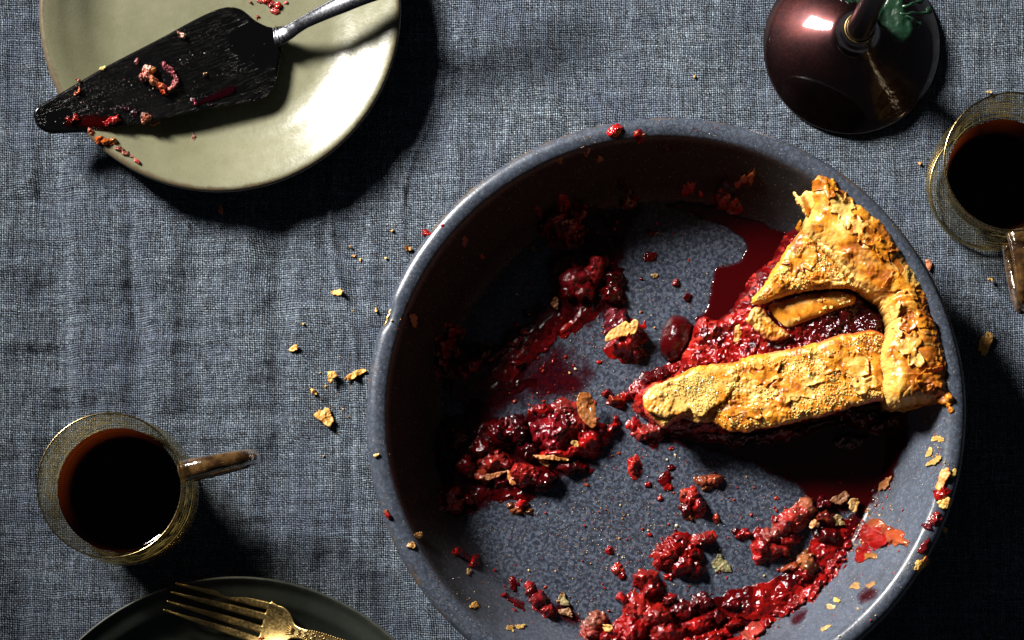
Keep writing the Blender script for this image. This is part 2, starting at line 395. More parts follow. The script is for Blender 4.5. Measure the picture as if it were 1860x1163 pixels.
s = NT('sugar'); s.set(Base_Color=s.mix(s.noise(700, 2), (0.92, 0.64, 0.25), (0.74, 0.36, 0.07)), Roughness=0.12, Specular_IOR_Level=0.8, Subsurface_Weight=0.6, Subsurface_Scale=0.002); M_sugar = s.m
M_speck = m_tinted('crumb_speck', 0.5, 0.0, 0.0, 1500, 0.0002, 0.3)
def m_blade():
    s = NT('dark_steel_blade')
    m1 = s.n('ShaderNodeMapping'); m1.inputs['Rotation'].default_value = (0, 0, -math.radians(22)); s.l(s.obj(), m1.inputs[0])
    m2 = s.n('ShaderNodeMapping'); m2.inputs['Scale'].default_value = (120, 1500, 1); s.l(m1.outputs[0], m2.inputs[0])
    st = s.noise(1, 4, 0.7, m2.outputs[0]); patch = s.ramp(s.noise(34, 3), [(0.42, 0.0), (0.62, 1.0)])
    wetn = s.ramp(s.math('MULTIPLY', st, 1.0), [(0.56, 0.0), (0.64, 1.0)])
    s.set(Base_Color=(0.0010, 0.0010, 0.0011), Metallic=0.0, Specular_IOR_Level=0.4, Roughness=0.17,
          Normal=s.bump(s.math('MULTIPLY', wetn, patch), 0.0010, 1.0))
    return s.m
M_blade = m_blade()
M_steel = m_metal('worn_steel', (0.13, 0.135, 0.15), 0.16, 0.10, (0.035, 0.035, 0.045), 0.6, bd=0.00001)
M_brass = m_metal('tarnished_brass', (0.62, 0.44, 0.18), 0.26, 0.22, (0.10, 0.06, 0.02), 0.75)
M_bronze = m_metal('dark_bronze', (0.040, 0.013, 0.012), 0.30, 0.08, (0.010, 0.007, 0.009), 0.8, bd=0.00001)
_b = M_bronze.node_tree.nodes['Principled BSDF']; _b.inputs['Coat Weight'].default_value = 1.0; _b.inputs['Coat Roughness'].default_value = 0.07; _b.inputs['Coat IOR'].default_value = 1.6
s = NT('green_wax'); s.set(Base_Color=s.mix(s.noise(150, 3), (0.004, 0.018, 0.009), (0.011, 0.040, 0.019)), Roughness=0.3, Subsurface_Weight=0.35, Subsurface_Scale=0.004, Normal=s.bump(s.noise(350, 3), 0.0006, 0.7)); s.b.inputs['Subsurface Radius'].default_value = (0.2, 1, 0.5); M_wax = s.m
M_glass = m_thin('clear_glass', (0.97, 0.965, 0.94), (0.86, 0.80, 0.62), ribs=(0.002, 0.060), gloss_col=(1, 0.9, 0.6), amt=0.30)
M_bowl = m_thin('gold_ringed_glass', (0.95, 0.94, 0.88), (0.80, 0.70, 0.42), ribs=(0.033, 0.052), gloss_col=(1, 0.9, 0.6), amt=0.30)
s = NT('amber_glass'); s.set(Base_Color=s.mix(s.ramp(s.noise(220, 3), [(0.4, 0.0), (0.6, 1.0)]), (0.06, 0.028, 0.012), (0.20, 0.105, 0.035)), Roughness=0.14, Transmission_Weight=0.6, IOR=1.45, Normal=s.bump(s.noise(160, 3), 0.0012, 0.7)); M_amber = s.m
M_coffeetop = m_thin('coffee_surface', (0.62, 0.30, 0.12), (0.3, 0.1, 0.03), base=0.015)
s = NT('coffee_body'); 
_sep = s.n('ShaderNodeSeparateXYZ'); s.l(s.obj(), _sep.inputs[0])
_f = s.math('MULTIPLY', s.math('SUBTRACT', _sep.outputs[2], 0.008), 1/0.026, clamp=True)
s.set(Base_Color=s.ramp(_f, [(0.0, (0.0008, 0.0003, 0.0002)), (0.3, (0.004, 0.001, 0.0004)), (0.95, (0.10, 0.025, 0.006))]), Roughness=0.7, Specular_IOR_Level=0.0)
_t = s.n('ShaderNodeBsdfTranslucent'); s.l(s.ramp(_f, [(0.0, (0.0, 0.0, 0.0)), (0.3, (0.002, 0.0003, 0.0001)), (0.95, (0.085, 0.026, 0.006))]), _t.inputs[0])
_m = s.n('ShaderNodeMixShader'); _m.inputs[0].default_value = 0.8; s.l(s.b.outputs[0], _m.inputs[1]); s.l(_t.outputs[0], _m.inputs[2]); s.l(_m.outputs[0], s.out.inputs[0]); M_coffee = s.m
s = NT('table_wood'); s.set(Base_Color=s.mix(s.noise(30, 5), (0.04, 0.025, 0.015), (0.08, 0.05, 0.03)), Roughness=0.5); M_wood = s.m

# ------------------------------------------------------------------ setting: table under the cloth, cloth
def cloth_z(x, y):
    z = 0.0014*fbm(x*75, y*11, 11, 3) + 0.0009*fbm(x*14, y*95, 12, 3) + 0.0014*fbm(x*42, y*42, 13, 5, 0.55)
    left = sm(0.02, -0.22, x)
    z = z*(0.55+0.6*left) + 0.0016*left*fbm(x*62+3, y*6, 14, 2)
    f = vn(x*31+0.8*vn(x*3, y*14, 5), y*1.5, 15); z += 0.0012*np.exp(-((f-0.5)/0.05)**2)*(0.25+left)
    return np.minimum(1.75*z-0.0014, 0.0012)
X, Y = grid(-0.36, 0.33, -0.10, 0.43, 0.0012)
Z = cloth_z(X, Y)
nx, ny = X.shape; ii, jj = np.meshgrid(np.arange(nx-1), np.arange(ny-1), indexing='ij')
F = np.stack([ii*ny+jj, (ii+1)*ny+jj, (ii+1)*ny+jj+1, ii*ny+jj+1], -1).reshape(-1, 4)
cl = mesh_np('tablecloth', np.stack([X, Y, Z], -1).reshape(-1, 3), F, M_cloth)
sd = cl.modifiers.new('thickness', 'SOLIDIFY'); sd.thickness = 0.0006; sd.offset = -1
tag(cl, 'crinkled slate blue linen tablecloth spread under everything', 'tablecloth')
import bmesh
def box(name, lo_, hi_, mat, parent=None, bev=0.004):
    bm = bmesh.new(); bmesh.ops.create_cube(bm, size=1)
    for v in bm.verts: v.co = Vector([lo_[k]+(v.co[k]+0.5)*(hi_[k]-lo_[k]) for k in range(3)])
    bmesh.ops.bevel(bm, geom=bm.edges[:], offset=bev, segments=2, affect='EDGES')
    me = bpy.data.meshes.new(name); bm.to_mesh(me); bm.free(); me.materials.append(mat)
    return link(bpy.data.objects.new(name, me), parent)
tb = box('table_top', (-0.37, -0.11, -0.038), (0.34, 0.44, -0.0085), M_wood); tb['kind'] = 'structure'

# ------------------------------------------------------------------ enamel pie dish
ZR, ZF = 0.0445, 0.0045
DX, DY = at(1210, 754, ZR); DX = float(DX); DY = float(DY)
k_ = S0*(HC-ZR)/HC
RO = 545*k_; RF = 412*S0*(HC-ZF)/HC; RI = 514*k_
dprof = [(0, ZF), (0.05, ZF), (RF-0.006, ZF), (RF-0.003, ZF+0.0002), (RF-0.001, ZF+0.0012), (RF+0.0005, ZF+0.0035)]
for t in np.linspace(0.15, 1, 14): dprof.append((RF+0.0005+(RI-RF-0.0015)*t**0.95, ZF+0.0035+(ZR-0.0010-ZF-0.0035)*t))
lip = [(RI, ZR-0.0006), (RI+0.0012, ZR), (RI+0.003, ZR+0.0002), (RI+0.0055, ZR-0.0001), (RO-0.0012, ZR-0.0013), (RO-0.0003, ZR-0.0024), (RO, ZR-0.0036), (RO-0.0007, ZR-0.0046), (RO-0.003, ZR-0.0048)]
under = [(RI+0.0022, ZR-0.0035)]+[(RF+0.0025+(RI-RF)*t, ZF+0.0015+(ZR-0.005-ZF)*t) for t in np.linspace(0.95, 0.0, 10)]+[(RF-0.002, 0.0004), (RF-0.008, 0.0), (0.05, 0.0), (0, 0.0)]
allp = dprof+lip
_r = np.array([p[0] for p in allp[:-2]]); _z = np.array([p[1] for p in allp[:-2]])
def zdish(x, y):
    return np.interp(np.hypot(x-DX, y-DY), _r, _z)
def ondish(px, py):
    z = ZF
    for _ in range(12):
        x, y = at(px, py, z); z = float(zdish(x, y))
    return float(x), float(y), z
cx, cy = at(697, 572, ZR); th0 = math.atan2(cy-DY, cx-DX)
def dwarp(R, Z, T, prof):
    i = np.arange(len(prof))[:, None]
    r0 = prof[:, 0][:, None]; w = sm(0.9*RI, RO, r0)
    R = R*(1+w*(0.0035*np.sin(2*T+1.1)+0.0012*np.sin(5*T+2)+0.0004*np.sin(17*T)))
    Z = Z+w*(0.0004*np.sin(3*T+0.4)+0.0002*np.sin(8*T))
    dth = np.angle(np.exp(1j*(T-th0)))
    notch = np.exp(-(dth/0.045)**4)*sm(RO-0.004, RO-0.001, r0)*(np.abs(r0) > RO-0.0045)
    R = R-notch*0.0019*(0.75+0.25*np.sin(90*T)); Z = Z-notch*0.0012
    return R, Z
dish = thing('pie_dish', 'round speckled blue grey enamel pie dish holding one last slice of pie', 'pie dish')
dish.location = (DX, DY, 0)
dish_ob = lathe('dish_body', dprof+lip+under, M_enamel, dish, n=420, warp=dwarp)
a_ = [th0+t for t in np.linspace(-0.05, 0.05, 14)]
chip = tube('exposed_metal_edge', [((RO-0.0022+0.0004*math.sin(k*2.1))*math.cos(t), (RO-0.0022+0.0004*math.sin(k*2.1))*math.sin(t), ZR-0.0026) for k, t in enumerate(a_)], [0.0003+0.0005*math.sin(math.pi*k/13) for k in range(14)], M_brass, dish, n=8)
chip['label'] = 'bare metal showing where the enamel lip is chipped'

# ------------------------------------------------------------------ colour helpers for food
def lerp(a, b, t): return np.asarray(a)*(1-t[..., None])+np.asarray(b)*t[..., None]
PALE, GOLD, BROWN, DEEP = (0.76, 0.47, 0.125), (0.70, 0.265, 0.018), (0.36, 0.088, 0.005), (0.19, 0.05, 0.006)
def crust_tint(X, Y, d, seed, pale_edge=0.0, red=None, toast=0.0):
    n = fbm(X*120, Y*120, seed, 4); n2 = fbm(X*420, Y*420, seed+7, 3)
    t = lerp(PALE, GOLD, sm(-0.45, 0.15, n+0.3*n2+toast))
    t = lerp(t, BROWN, 0.85*sm(0.12, 0.62, n+0.55*n2+toast))
    t = lerp(t, DEEP, 0.55*sm(0.45, 0.9, n+0.7*n2+toast))
    if pale_edge: t = lerp(t, PALE, pale_edge*sm(-0.004, -0.0005, d))
    if red is not None: t = lerp(t, (0.42, 0.05, 0.03), red)
    return t
def topoly(P, z, sub=5):
    P = smooth_poly(P, sub); x, y = at(P[:, 0], P[:, 1], z); return np.stack([x, y], 1)

# ------------------------------------------------------------------ the slice of pie
pie = thing('pie_slice', 'slice of golden lattice cherry pie on the right side of the dish', 'pie slice')
C = 0.0003
RIMP = [(1484,312),(1497,313),(1511,317),(1535,337),(1558,359),(1582,379),(1606,402),(1630,434),(1654,468),(1672,498),(1686,524),(1696,552),(1702,580),(1712,604),(1718,630),(1724,655),(1728,680),(1731,706),(1740,715),(1735,725),(1707,730),(1676,731),(1646,731),(1632,736),(1612,722),(1606,690),(1601,655),(1602,625),(1614,600),(1616,570),(1604,549),(1584,536),(1562,515),(1545,495),(1525,475),(1507,454),(1490,437),(1468,420),(1460,401),(1466,385),(1474,365),(1470,352),(1478,338),(1474,325)]
P = topoly(RIMP, 0.046, 4)
X, Y = grid(P[:, 0].min()-0.003, P[:, 0].max()+0.003, P[:, 1].min()-0.003, P[:, 1].max()+0.003, C)
d = sdf(X, Y, P) + 0.0007*fbm(X*500, Y*500, 21, 3) + 0.0012*fbm(X*110, Y*110, 22, 2)
q = np.clip(-d/0.0095, 0, 1); prof = np.sqrt(1-(1-q)**2)
f1, f2, wid = worley(X*150+1.2*fbm(X*60, Y*60, 3, 2), Y*150+1.2*fbm(X*60, Y*60, 4, 2), 31)
g1, g2, _ = worley(X*420, Y*420, 32)
layer = np.floor(4*(vn(X*70, Y*70, 8)+0.25*vn(X*260, Y*260, 9)))/4
fl_ = vn(X*55+0.6*fbm(X*160, Y*160, 77, 2), Y*55, 78); flap = np.floor(5*fl_)/5+0.06*sm(0.0, 0.25, (5*fl_) % 1)
detail = 0.0026*fbm(X*60, Y*60, 23, 3) + 0.0010*(0.6-f1)*sm(0.35, 0.7, vn(X*60, Y*60, 79)) + 0.0006*(0.5-g1)*sm(0.3, 0.65, vn(X*60, Y*60, 79)) + 0.0030*flap + 0.00014*fbm(X*900, Y*900, 24, 3)
rr = np.hypot(X-DX, Y-DY)
top = 0.0375 + 0.0095*prof + detail*sm(0, 0.25, q) - 0.05*np.clip(rr-0.116, 0, 1)*0.6
bot = np.minimum(np.maximum(zdish(X, Y), 0.021)+0.0006, top-0.0008)
T = crust_tint(X, Y, d, 40, 0.0, toast=0.27+0.3*sm(0.108, 0.122, rr))
inner = sm(-0.0045, -0.0008, d)*sm(0.117, 0.105, rr)
pk = sm(0.38, 0.6, g1)*sm(0.3, 0.65, vn(X*60, Y*60, 79)); T = lerp(T, BROWN, 0.75*pk); T = lerp(T, PALE, 0.7*sm(0.25, 0.0, (5*fl_) % 1)*sm(0.55, 0.4, vn(X*60, Y*60, 79)))
T = lerp(T, PALE, 0.75*inner)
low = sm(0.0, 0.35, f1-0.45)*0.5; T = lerp(T, PALE, low*0.5)
rimsurf = (None, X, Y, top, d)
hmesh('crimped_crust_edge', X, Y, top, bot, d < 0, M_crust, pie, d=d, tint=T)
def strip(name, PX, zf, thick, seed, w=0.004, label=None, rag=0.0005, red=None, amp=1.0, pale=0.0, toast=0.0, mat=M_crust, botf=None):
    zm = 0.034; P = topoly(PX, zm, 4)
    X, Y = grid(P[:, 0].min()-0.002, P[:, 0].max()+0.002, P[:, 1].min()-0.002, P[:, 1].max()+0.002, C)
    d = sdf(X, Y, P)+rag*fbm(X*600, Y*600, seed, 3)+rag*1.5*fbm(X*150, Y*150, seed+1, 2)
    q = np.clip(-d/w, 0, 1); pr = np.sqrt(1-(1-q)**2)
    f1, f2, _ = worley(X*200, Y*200, seed+2); g1, _, _ = worley(X*620+0.5*fbm(X*300, Y*300, seed+11, 2), Y*620, seed+3)
    lay = np.floor(3*(vn(X*80, Y*80, seed+4)+0.2*vn(X*300, Y*300, seed+5)))/3
    bl = sm(0.30, 0.62, vn(X*85, Y*85, seed+9))
    det = amp*(0.0018*fbm(X*80, Y*80, seed+6, 3)+0.0009*(0.6-f1)*bl+(0.00050*(0.5-g1)+0.0005*fbm(X*500, Y*500, seed+12, 3))*bl+0.0008*lay+0.00012*fbm(X*900, Y*900, seed+7, 3))
    z0 = zf(X, Y); top = z0-thick*(1-pr)*0.75+det*sm(0, 0.3, q)
    bot = (z0-thick) if botf is None else botf(X, Y); bot = np.minimum(bot, top-0.0004)
    T = crust_tint(X, Y, d, seed+8, pale, None if red is None else red(X, Y, d), toast)
    if amp > 0.5: T = lerp(T, BROWN, (0.42 if toast > -0.1 else 0.2)*sm(0.30, 0.75, g1+0.35*fbm(X*450, Y*450, seed+13, 3))*bl)
    o = hmesh(name, X, Y, top, bot, d < 0, mat, pie, d=d, tint=T)
    if label: o['label'] = label
    return o, X, Y, top, d
def zline(p0, z0, p1, z1):
    """height running from z0 at photo point p0 to z1 at p1"""
    a = np.array(at(*p0, 0.034)); b = np.array(at(*p1, 0.034)); e = b-a; L = (e**2).sum()
    return lambda x, y: z0+(z1-z0)*sm(-0.05, 1.05, ((x-a[0])*e[0]+(y-a[1])*e[1])/L)
UP = [(1450,424),(1466,421),(1480,427),(1497,448),(1513,466),(1536,493),(1558,516),(1574,534),(1556,531),(1535,525),(1514,524),(1493,526),(1464,530),(1437,535),(1412,541),(1391,549),(1374,551),(1365,547),(1369,535),(1385,517),(1400,497),(1411,479),(1423,461),(1437,441)]
up = strip('lattice_strip', UP, zline((1370, 545), 0.0315, (1550, 480), 0.0395), 0.0045, 60, 0.0055, 'broad torn upper lattice strip crusted with sugar', pale=0.1, toast=0.22)
MID = [(1400,549),(1430,540),(1465,530),(1500,527),(1530,526),(1556,534),(1553,549),(1525,558),(1493,570),(1462,581),(1437,590),(1424,585),(1405,564)]
mid = strip('lattice_strip', MID, zline((1410, 570), 0.0275, (1540, 540), 0.0315), 0.004, 70, 0.006, 'smooth golden lattice strip tucked under the upper one', amp=0.35, rag=0.0002)
FRG = [(1363,561),(1372,553),(1386,552),(1397,566),(1412,583),(1430,596),(1438,607),(1424,612),(1410,613),(1393,611),(1379,600),(1368,588),(1358,580)]
rim_red = lambda X, Y, d: 0.75*sm(-0.0022, -0.0003, d)*sm(0.3, 0.6, vn(X*160, Y*160, 5))
frg = strip('broken_crust_piece', FRG, zline((1360, 570), 0.0285, (1437, 607), 0.0275), 0.003, 80, 0.003, 'pale broken end of lattice stained with fruit', red=rim_red, pale=0.3, toast=-0.25)
LOW = [(1168,715),(1175,702),(1190,692),(1212,687),(1235,674),(1261,664),(1292,658),(1326,655),(1370,645),(1419,637),(1465,626),(1512,613),(1550,606),(1584,602),(1603,612),(1606,640),(1606,680),(1610,724),(1585,733),(1558,738),(1512,750),(1465,762),(1432,769),(1400,774),(1378,776),(1358,784),(1342,779),(1326,779),(1308,770),(1293,762),(1265,762),(1238,757),(1222,764),(1208,772),(1196,764),(1180,754),(1171,744)]
tipx, tipy = at(1170, 725, 0.03)
low_red = lambda X, Y, d: np.clip(0.85*sm(0.013, 0.0, np.hypot(X-tipx, Y-tipy)+0.004*fbm(X*200, Y*200, 3, 2))*sm(-0.004, -0.001, d)+0.8*sm(-0.0018, -0.0002, d)*sm(0.45, 0.7, vn(X*90, Y*90, 6)), 0, 1)
low = strip('lattice_strip', LOW, zline((1180, 725), 0.0255, (1590, 670), 0.0395), 0.0050, 90, 0.0050, 'long sugared lattice strip along the lower cut edge', red=low_red, toast=0.2)
SHD = [(1170,715),(1190,698),(1220,690),(1252,676),(1290,668),(1318,664),(1338,668),(1340,690),(1326,712),(1312,730),(1292,742),(1275,752),(1262,750),(1254,742),(1240,750),(1222,752),(1205,755),(1190,750),(1176,742),(1172,728)]
shd = strip('flaky_top_layer', SHD, zline((1180, 725), 0.0272, (1340, 680), 0.0315), 0.0012, 100, 0.0012, 'pale blistered top layer lifting at the tip of the slice', toast=-0.35, rag=0.0006)
# torn flaky tuft at the upper cut end of the crust
TUF = [(1437,349),(1450,362),(1460,352),(1470,352),(1476,362),(1478,378),(1470,392),(1462,402),(1457,392),(1452,380),(1444,372)]
tuf = strip('torn_crust_flake', TUF, lambda x, y: 0.0405+0.0014*np.sin(x*900+y*400), 0.0016, 110, 0.001, 'pale shredded crust at the upper cut end', toast=-0.4, rag=0.0009)
TU2 = [(1470,318),(1481,311),(1494,313),(1508,322),(1502,338),(1490,352),(1476,358),(1470,348),(1478,336),(1472,328)]
tu2 = strip('torn_crust_flake', TU2, lambda x, y: 0.0425+0.001*np.sin(x*1300), 0.002, 115, 0.001, 'dark toasted ragged crust at the upper cut end', toast=0.4, rag=0.0009)
NUB = [(1622,726),(1632,720),(1648,726),(1650,733),(1634,738),(1624,734)]
strip('torn_crust_flake', NUB, lambda x, y: 0.0405+0*x, 0.002, 118, 0.001, 'small ragged flap at the lower cut edge', toast=0.1, rag=0.0006)
NU2 = [(1700,727),(1722,715),(1740,712),(1744,722),(1735,730),(1722,740),(1728,752),(1718,756),(1712,742),(1704,735)]
strip('torn_crust_flake', NU2, lambda x, y: 0.0435+0*x, 0.003, 119, 0.001, 'browned crumbly corner hanging over the lip', toast=0.45, rag=0.0009)
# pale pastry seam between rim and strips
SEM = [(1474,420),(1486,428),(1500,446),(1516,464),(1532,480),(1548,498),(1566,515),(1582,532),(1574,540),(1556,528),(1538,510),(1520,490),(1504,470),(1488,450),(1474,436)]
strip('pale_pastry_seam', SEM, lambda x, y: 0.0425+0*x, 0.006, 125, 0.0014, 'pale green white pastry seam beside the crimped edge', toast=-1.2, rag=0.0008)
SE2 = [(1602,622),(1616,640),(1630,668),(1640,700),(1646,728),(1630,733),(1612,724),(1606,690)]
strip('pale_pastry_seam', SE2, lambda x, y: 0.0425+0*x, 0.006, 128, 0.0018, 'pale pastry seam at the end of the lower strip', toast=-1.0, rag=0.0008)

# filling: a glossy lumpy mass
RED, DRED, PUR, ORG = (0.24, 0.005, 0.004), (0.075, 0.0015, 0.002), (0.030, 0.001, 0.002), (0.36, 0.035, 0.008)
FIL = [(1440,408),(1462,412),(1490,440),(1530,484),(1575,536),(1608,556),(1616,580),(1612,606),(1618,660),(1632,724),(1560,737),(1465,764),(1400,776),(1330,790),(1262,783),(1205,778),(1168,752),(1155,722),(1163,704),(1186,688),(1212,680),(1228,664),(1240,640),(1258,606),(1266,585),(1282,570),(1306,578),(1330,556),(1352,530),(1368,500),(1386,482),(1404,460),(1420,436)]
P = topoly(FIL, 0.022, 3)
X, Y = grid(P[:, 0].min()-0.003, P[:, 0].max()+0.003, P[:, 1].min()-0.003, P[:, 1].max()+0.003, C)
d = sdf(X, Y, P)+0.0018*fbm(X*140, Y*140, 130, 3)+0.0006*fbm(X*500, Y*500, 131, 2)
f1, f2, wid = worley(X*165+fbm(X*80, Y*80, 1, 2), Y*165+fbm(X*80, Y*80, 2, 2), 132)
g1, g2, gid = worley(X*520+fbm(X*200, Y*200, 6, 2), Y*520, 133)
ax, ay = at(1200, 690, 0.025); bx, by = at(1600, 580, 0.025)
tt = np.clip(((X-ax)*(bx-ax)+(Y-ay)*(by-ay))/((bx-ax)**2+(by-ay)**2), -0.2, 1.2)
q = np.clip(-d/0.006, 0, 1); pr = np.sqrt(1-(1-q)**2)
base = 0.0155+0.0105*sm(0.0, 0.9, tt)
top = ZF+0.001+(base-ZF)*pr + (0.0018*(0.55-f1)+0.0007*(0.5-g1)+0.0026*fbm(X*110, Y*110, 134, 4)+0.0004*fbm(X*900, Y*900, 135, 2))*sm(0, 0.4, q)
top = np.minimum(top, 0.0305)
T = lerp(DRED, RED, sm(0.3, 0.75, wid+0.35*fbm(X*200, Y*200, 136, 2)))
T = lerp(T, (0.50, 0.035, 0.022), 0.7*sm(0.62, 0.95, gid)); T = lerp(T, PUR, sm(0.55, 0.85, tt+0.2*(wid-0.5)))
bot = np.minimum(zdish(X, Y)+0.0002, top-0.0005)
o = hmesh('fruit_filling', X, Y, top, bot, d < 0, M_fruit, pie, d=d, tint=T)
# bottom crust
BOT = [(1230,728),(1300,690),(1440,420),(1470,400),(1530,470),(1600,560),(1700,700),(1715,735),(1600,742),(1465,768),(1330,782),(1270,772),(1235,755)]
o, *_ = strip('bottom_crust', BOT, lambda x, y: np.maximum(zdish(x, y), ZF)+0.0030, 0.003, 140, 0.002, toast=0.1, botf=lambda x, y: zdish(x, y)+0.0003)
def sugar(name, surf, n, seed, thr=0.0, smin=0.00028, smax=0.00062, parent=pie):
    _, X, Y, top, d = surf; r = np.random.default_rng(seed)
    idx = np.argwhere((d < -0.0012)); dens = fbm(X*90, Y*90, seed, 3); V = []; F4 = []
    cube = np.array([(-1, -1, -1), (1, -1, -1), (1, 1, -1), (-1, 1, -1), (-1, -1, 1), (1, -1, 1), (1, 1, 1), (-1, 1, 1)], float)
    fc = np.array([(0, 3, 2, 1), (4, 5, 6, 7), (0, 1, 5, 4), (1, 2, 6, 5), (2, 3, 7, 6), (3, 0, 4, 7)]); c = 0; k = 0
    while c < n and k < n*12:
        k += 1; i, j = idx[r.integers(len(idx))]
        if dens[i, j]+r.normal()*0.12 < thr: continue
        A = r.normal(size=(3, 3)); Q, _ = np.linalg.qr(A); s = r.uniform(smin, smax)*np.array([1, 0.8, 0.7])
        v = (cube*s*(0.85+0.3*r.random((8, 1))))@Q.T + np.array([X[i, j], Y[i, j], top[i, j]+0.0001]); V.append(v); F4.append(fc+8*c); c += 1
    o = mesh_np(name, np.concatenate(V), np.concatenate(F4), M_sugar, parent, smooth=False); o['kind'] = 'stuff'; return o
sugar('sugar_crystals', up, 600, 201, 0.02, 0.00018, 0.00045); sugar('sugar_crystals', low, 1900, 202, 0.0, 0.00018, 0.00042); sugar('sugar_crystals', shd, 650, 203, -0.05, 0.00016, 0.00034)
sugar('sugar_crystals', mid, 26, 204, 0.1, 0.0004, 0.0008)

# ------------------------------------------------------------------ fruit lumps, smears, flakes, crumbs
SURF = {'dish': zdish, 'cloth': lambda x, y: cloth_z(x, y)+0.0001}
def place(px, py, surf):
    if surf == 'dish': return ondish(px, py)
    if callable(surf):
        z = 0.02
        for _ in range(8):
            x, y = at(px, py, z); z = float(surf(np.array(x), np.array(y)))
        return float(x), float(y), z
    x, y = at(px, py, 0.0); return float(x), float(y), float(cloth_z(np.array(x), np.array(y)))
def lumps(name, label, cat, L, seed, surf='dish', mat=None, group=None, C=0.00035, warp=1.0, pulp=1.0, parent=None, fine=0.0):
    """L: (px,py,rx,ry,rot_deg,height_mm,tint)"""
    f = surf if callable(surf) else SURF[surf]; E = []
    for (px, py, rx, ry, rot, h, t) in L:
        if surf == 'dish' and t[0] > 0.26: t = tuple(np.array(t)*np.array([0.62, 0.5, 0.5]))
        x, y, z = place(px, py, surf); E.append((x, y, rx*S0, ry*S0, math.radians(-rot), h*0.001, t))
    x0 = min(e[0]-max(e[2], e[3])*1.5 for e in E)-0.001; x1 = max(e[0]+max(e[2], e[3])*1.5 for e in E)+0.001
    y0 = min(e[1]-max(e[2], e[3])*1.5 for e in E)-0.001; y1 = max(e[1]+max(e[2], e[3])*1.5 for e in E)+0.001
    X, Y = grid(x0, x1, y0, y1, C)
    ms = min(max(e[2], e[3]) for e in E)
    wa = warp*0.30*min(ms, 0.006); fr = 0.9/max(ms, 0.0012)
    WX = X+wa*fbm(X*fr, Y*fr, seed, 3)*2; WY = Y+wa*fbm(X*fr, Y*fr, seed+3, 3)*2
    wa2 = 0.0006*warp; WX = WX+wa2*fbm(X*420, Y*420, seed+21, 3); WY = WY+wa2*fbm(X*420, Y*420, seed+22, 3)
    H = np.full(X.shape, -1.0); T = np.zeros(X.shape+(3,)); SK = np.full(X.shape, -9.0); SE = np.zeros(X.shape); KS = 5.5/max(ms, 0.001)
    for (ex, ey, rx, ry, a, h, t) in E:
        dx = (WX-ex)*math.cos(a)+(WY-ey)*math.sin(a); dy = -(WX-ex)*math.sin(a)+(WY-ey)*math.cos(a)
        q = (dx/rx)**2+(dy/ry)**2
        hh = np.where(q < 1, h*np.sqrt(np.clip(1-q, 0, 1)), -0.5*h*(np.sqrt(q)-1))
        m = hh > H; T[m] = t; H = np.maximum(H, hh); SE += np.exp(np.clip(KS*np.maximum(hh, -0.004), -6, 30)); SK = np.maximum(SK, 1.9-np.sqrt(q)) if len(E) > 0 else SK
    if pulp > 0.3: H = np.where(H > -0.0006, np.log(SE)/KS-0.00005, H)
    if pulp > 0.8 and surf == 'dish': # a ragged skirt of pulp and syrup joins the lumps to the dish
        sk = SK+0.55*fbm(X*190, Y*190, seed+31, 4)-0.55; H = np.maximum(H, np.clip(sk*0.0016, -0.001, 0.0009))
    f1, _, wid = worley(X*330, Y*330, seed+5); g1, _, gid = worley(X*900, Y*900, seed+6)
    amp = np.clip(H/0.0022, 0, 1)
    top = H+pulp*(amp*(0.0003*(0.5-f1)+0.0018*(0.35-np.abs(fbm(X*230, Y*230, seed+12, 3)))+0.0013*fbm(X*280, Y*280, seed+7, 4))+0.0002*fbm(X*700, Y*700, seed+9, 2))
    if fine: top = top+fine*np.clip(H/0.001, 0, 1)*(0.0009*(0.5-worley(X*1100, Y*1100, seed+41)[0])+0.0009*fbm(X*900, Y*900, seed+42, 3))
    T = T*(0.55+0.55*wid[..., None]); T = np.clip(T*(1+0.5*fbm(X*120, Y*120, seed+8, 2)[..., None]), 0, 1)
    S_ = f(X, Y); mask = H > -0.00005
    o = hmesh(name, X, Y, S_+np.maximum(top, 0.00006), np.minimum(S_-0.0002, S_+top-0.0002), mask, mat or M_fruit, parent, tint=T)
    if o is not None and parent is None: tag(o, label, cat, group)
    return o
def film(name, label, PX, seed, mat, h=0.0003, edge=0.0012, rag=0.002, surf='dish', fade=0.003, fr=110):
    P = np.array([place(px, py, surf)[:2] for px, py in smooth_poly(PX, 3)])
    X, Y = grid(P[:, 0].min()-0.003, P[:, 0].max()+0.003, P[:, 1].min()-0.003, P[:, 1].max()+0.003, 0.0005)
    d = sdf(X, Y, P)+rag*fbm(X*fr, Y*fr, seed, 4)
    q = np.clip(-d/edge, 0, 1); S_ = (surf if callable(surf) else SURF[surf])(X, Y)
    T = np.repeat(sm(0, fade, -d)[..., None], 3, -1)
    o = hmesh(name, X, Y, S_+0.00008+h*np.sqrt(1-(1-q)**2), S_-0.0002, d < 0, mat, None, d=d, tint=T)
    o['kind'] = 'stuff'; o['label'] = label; return o

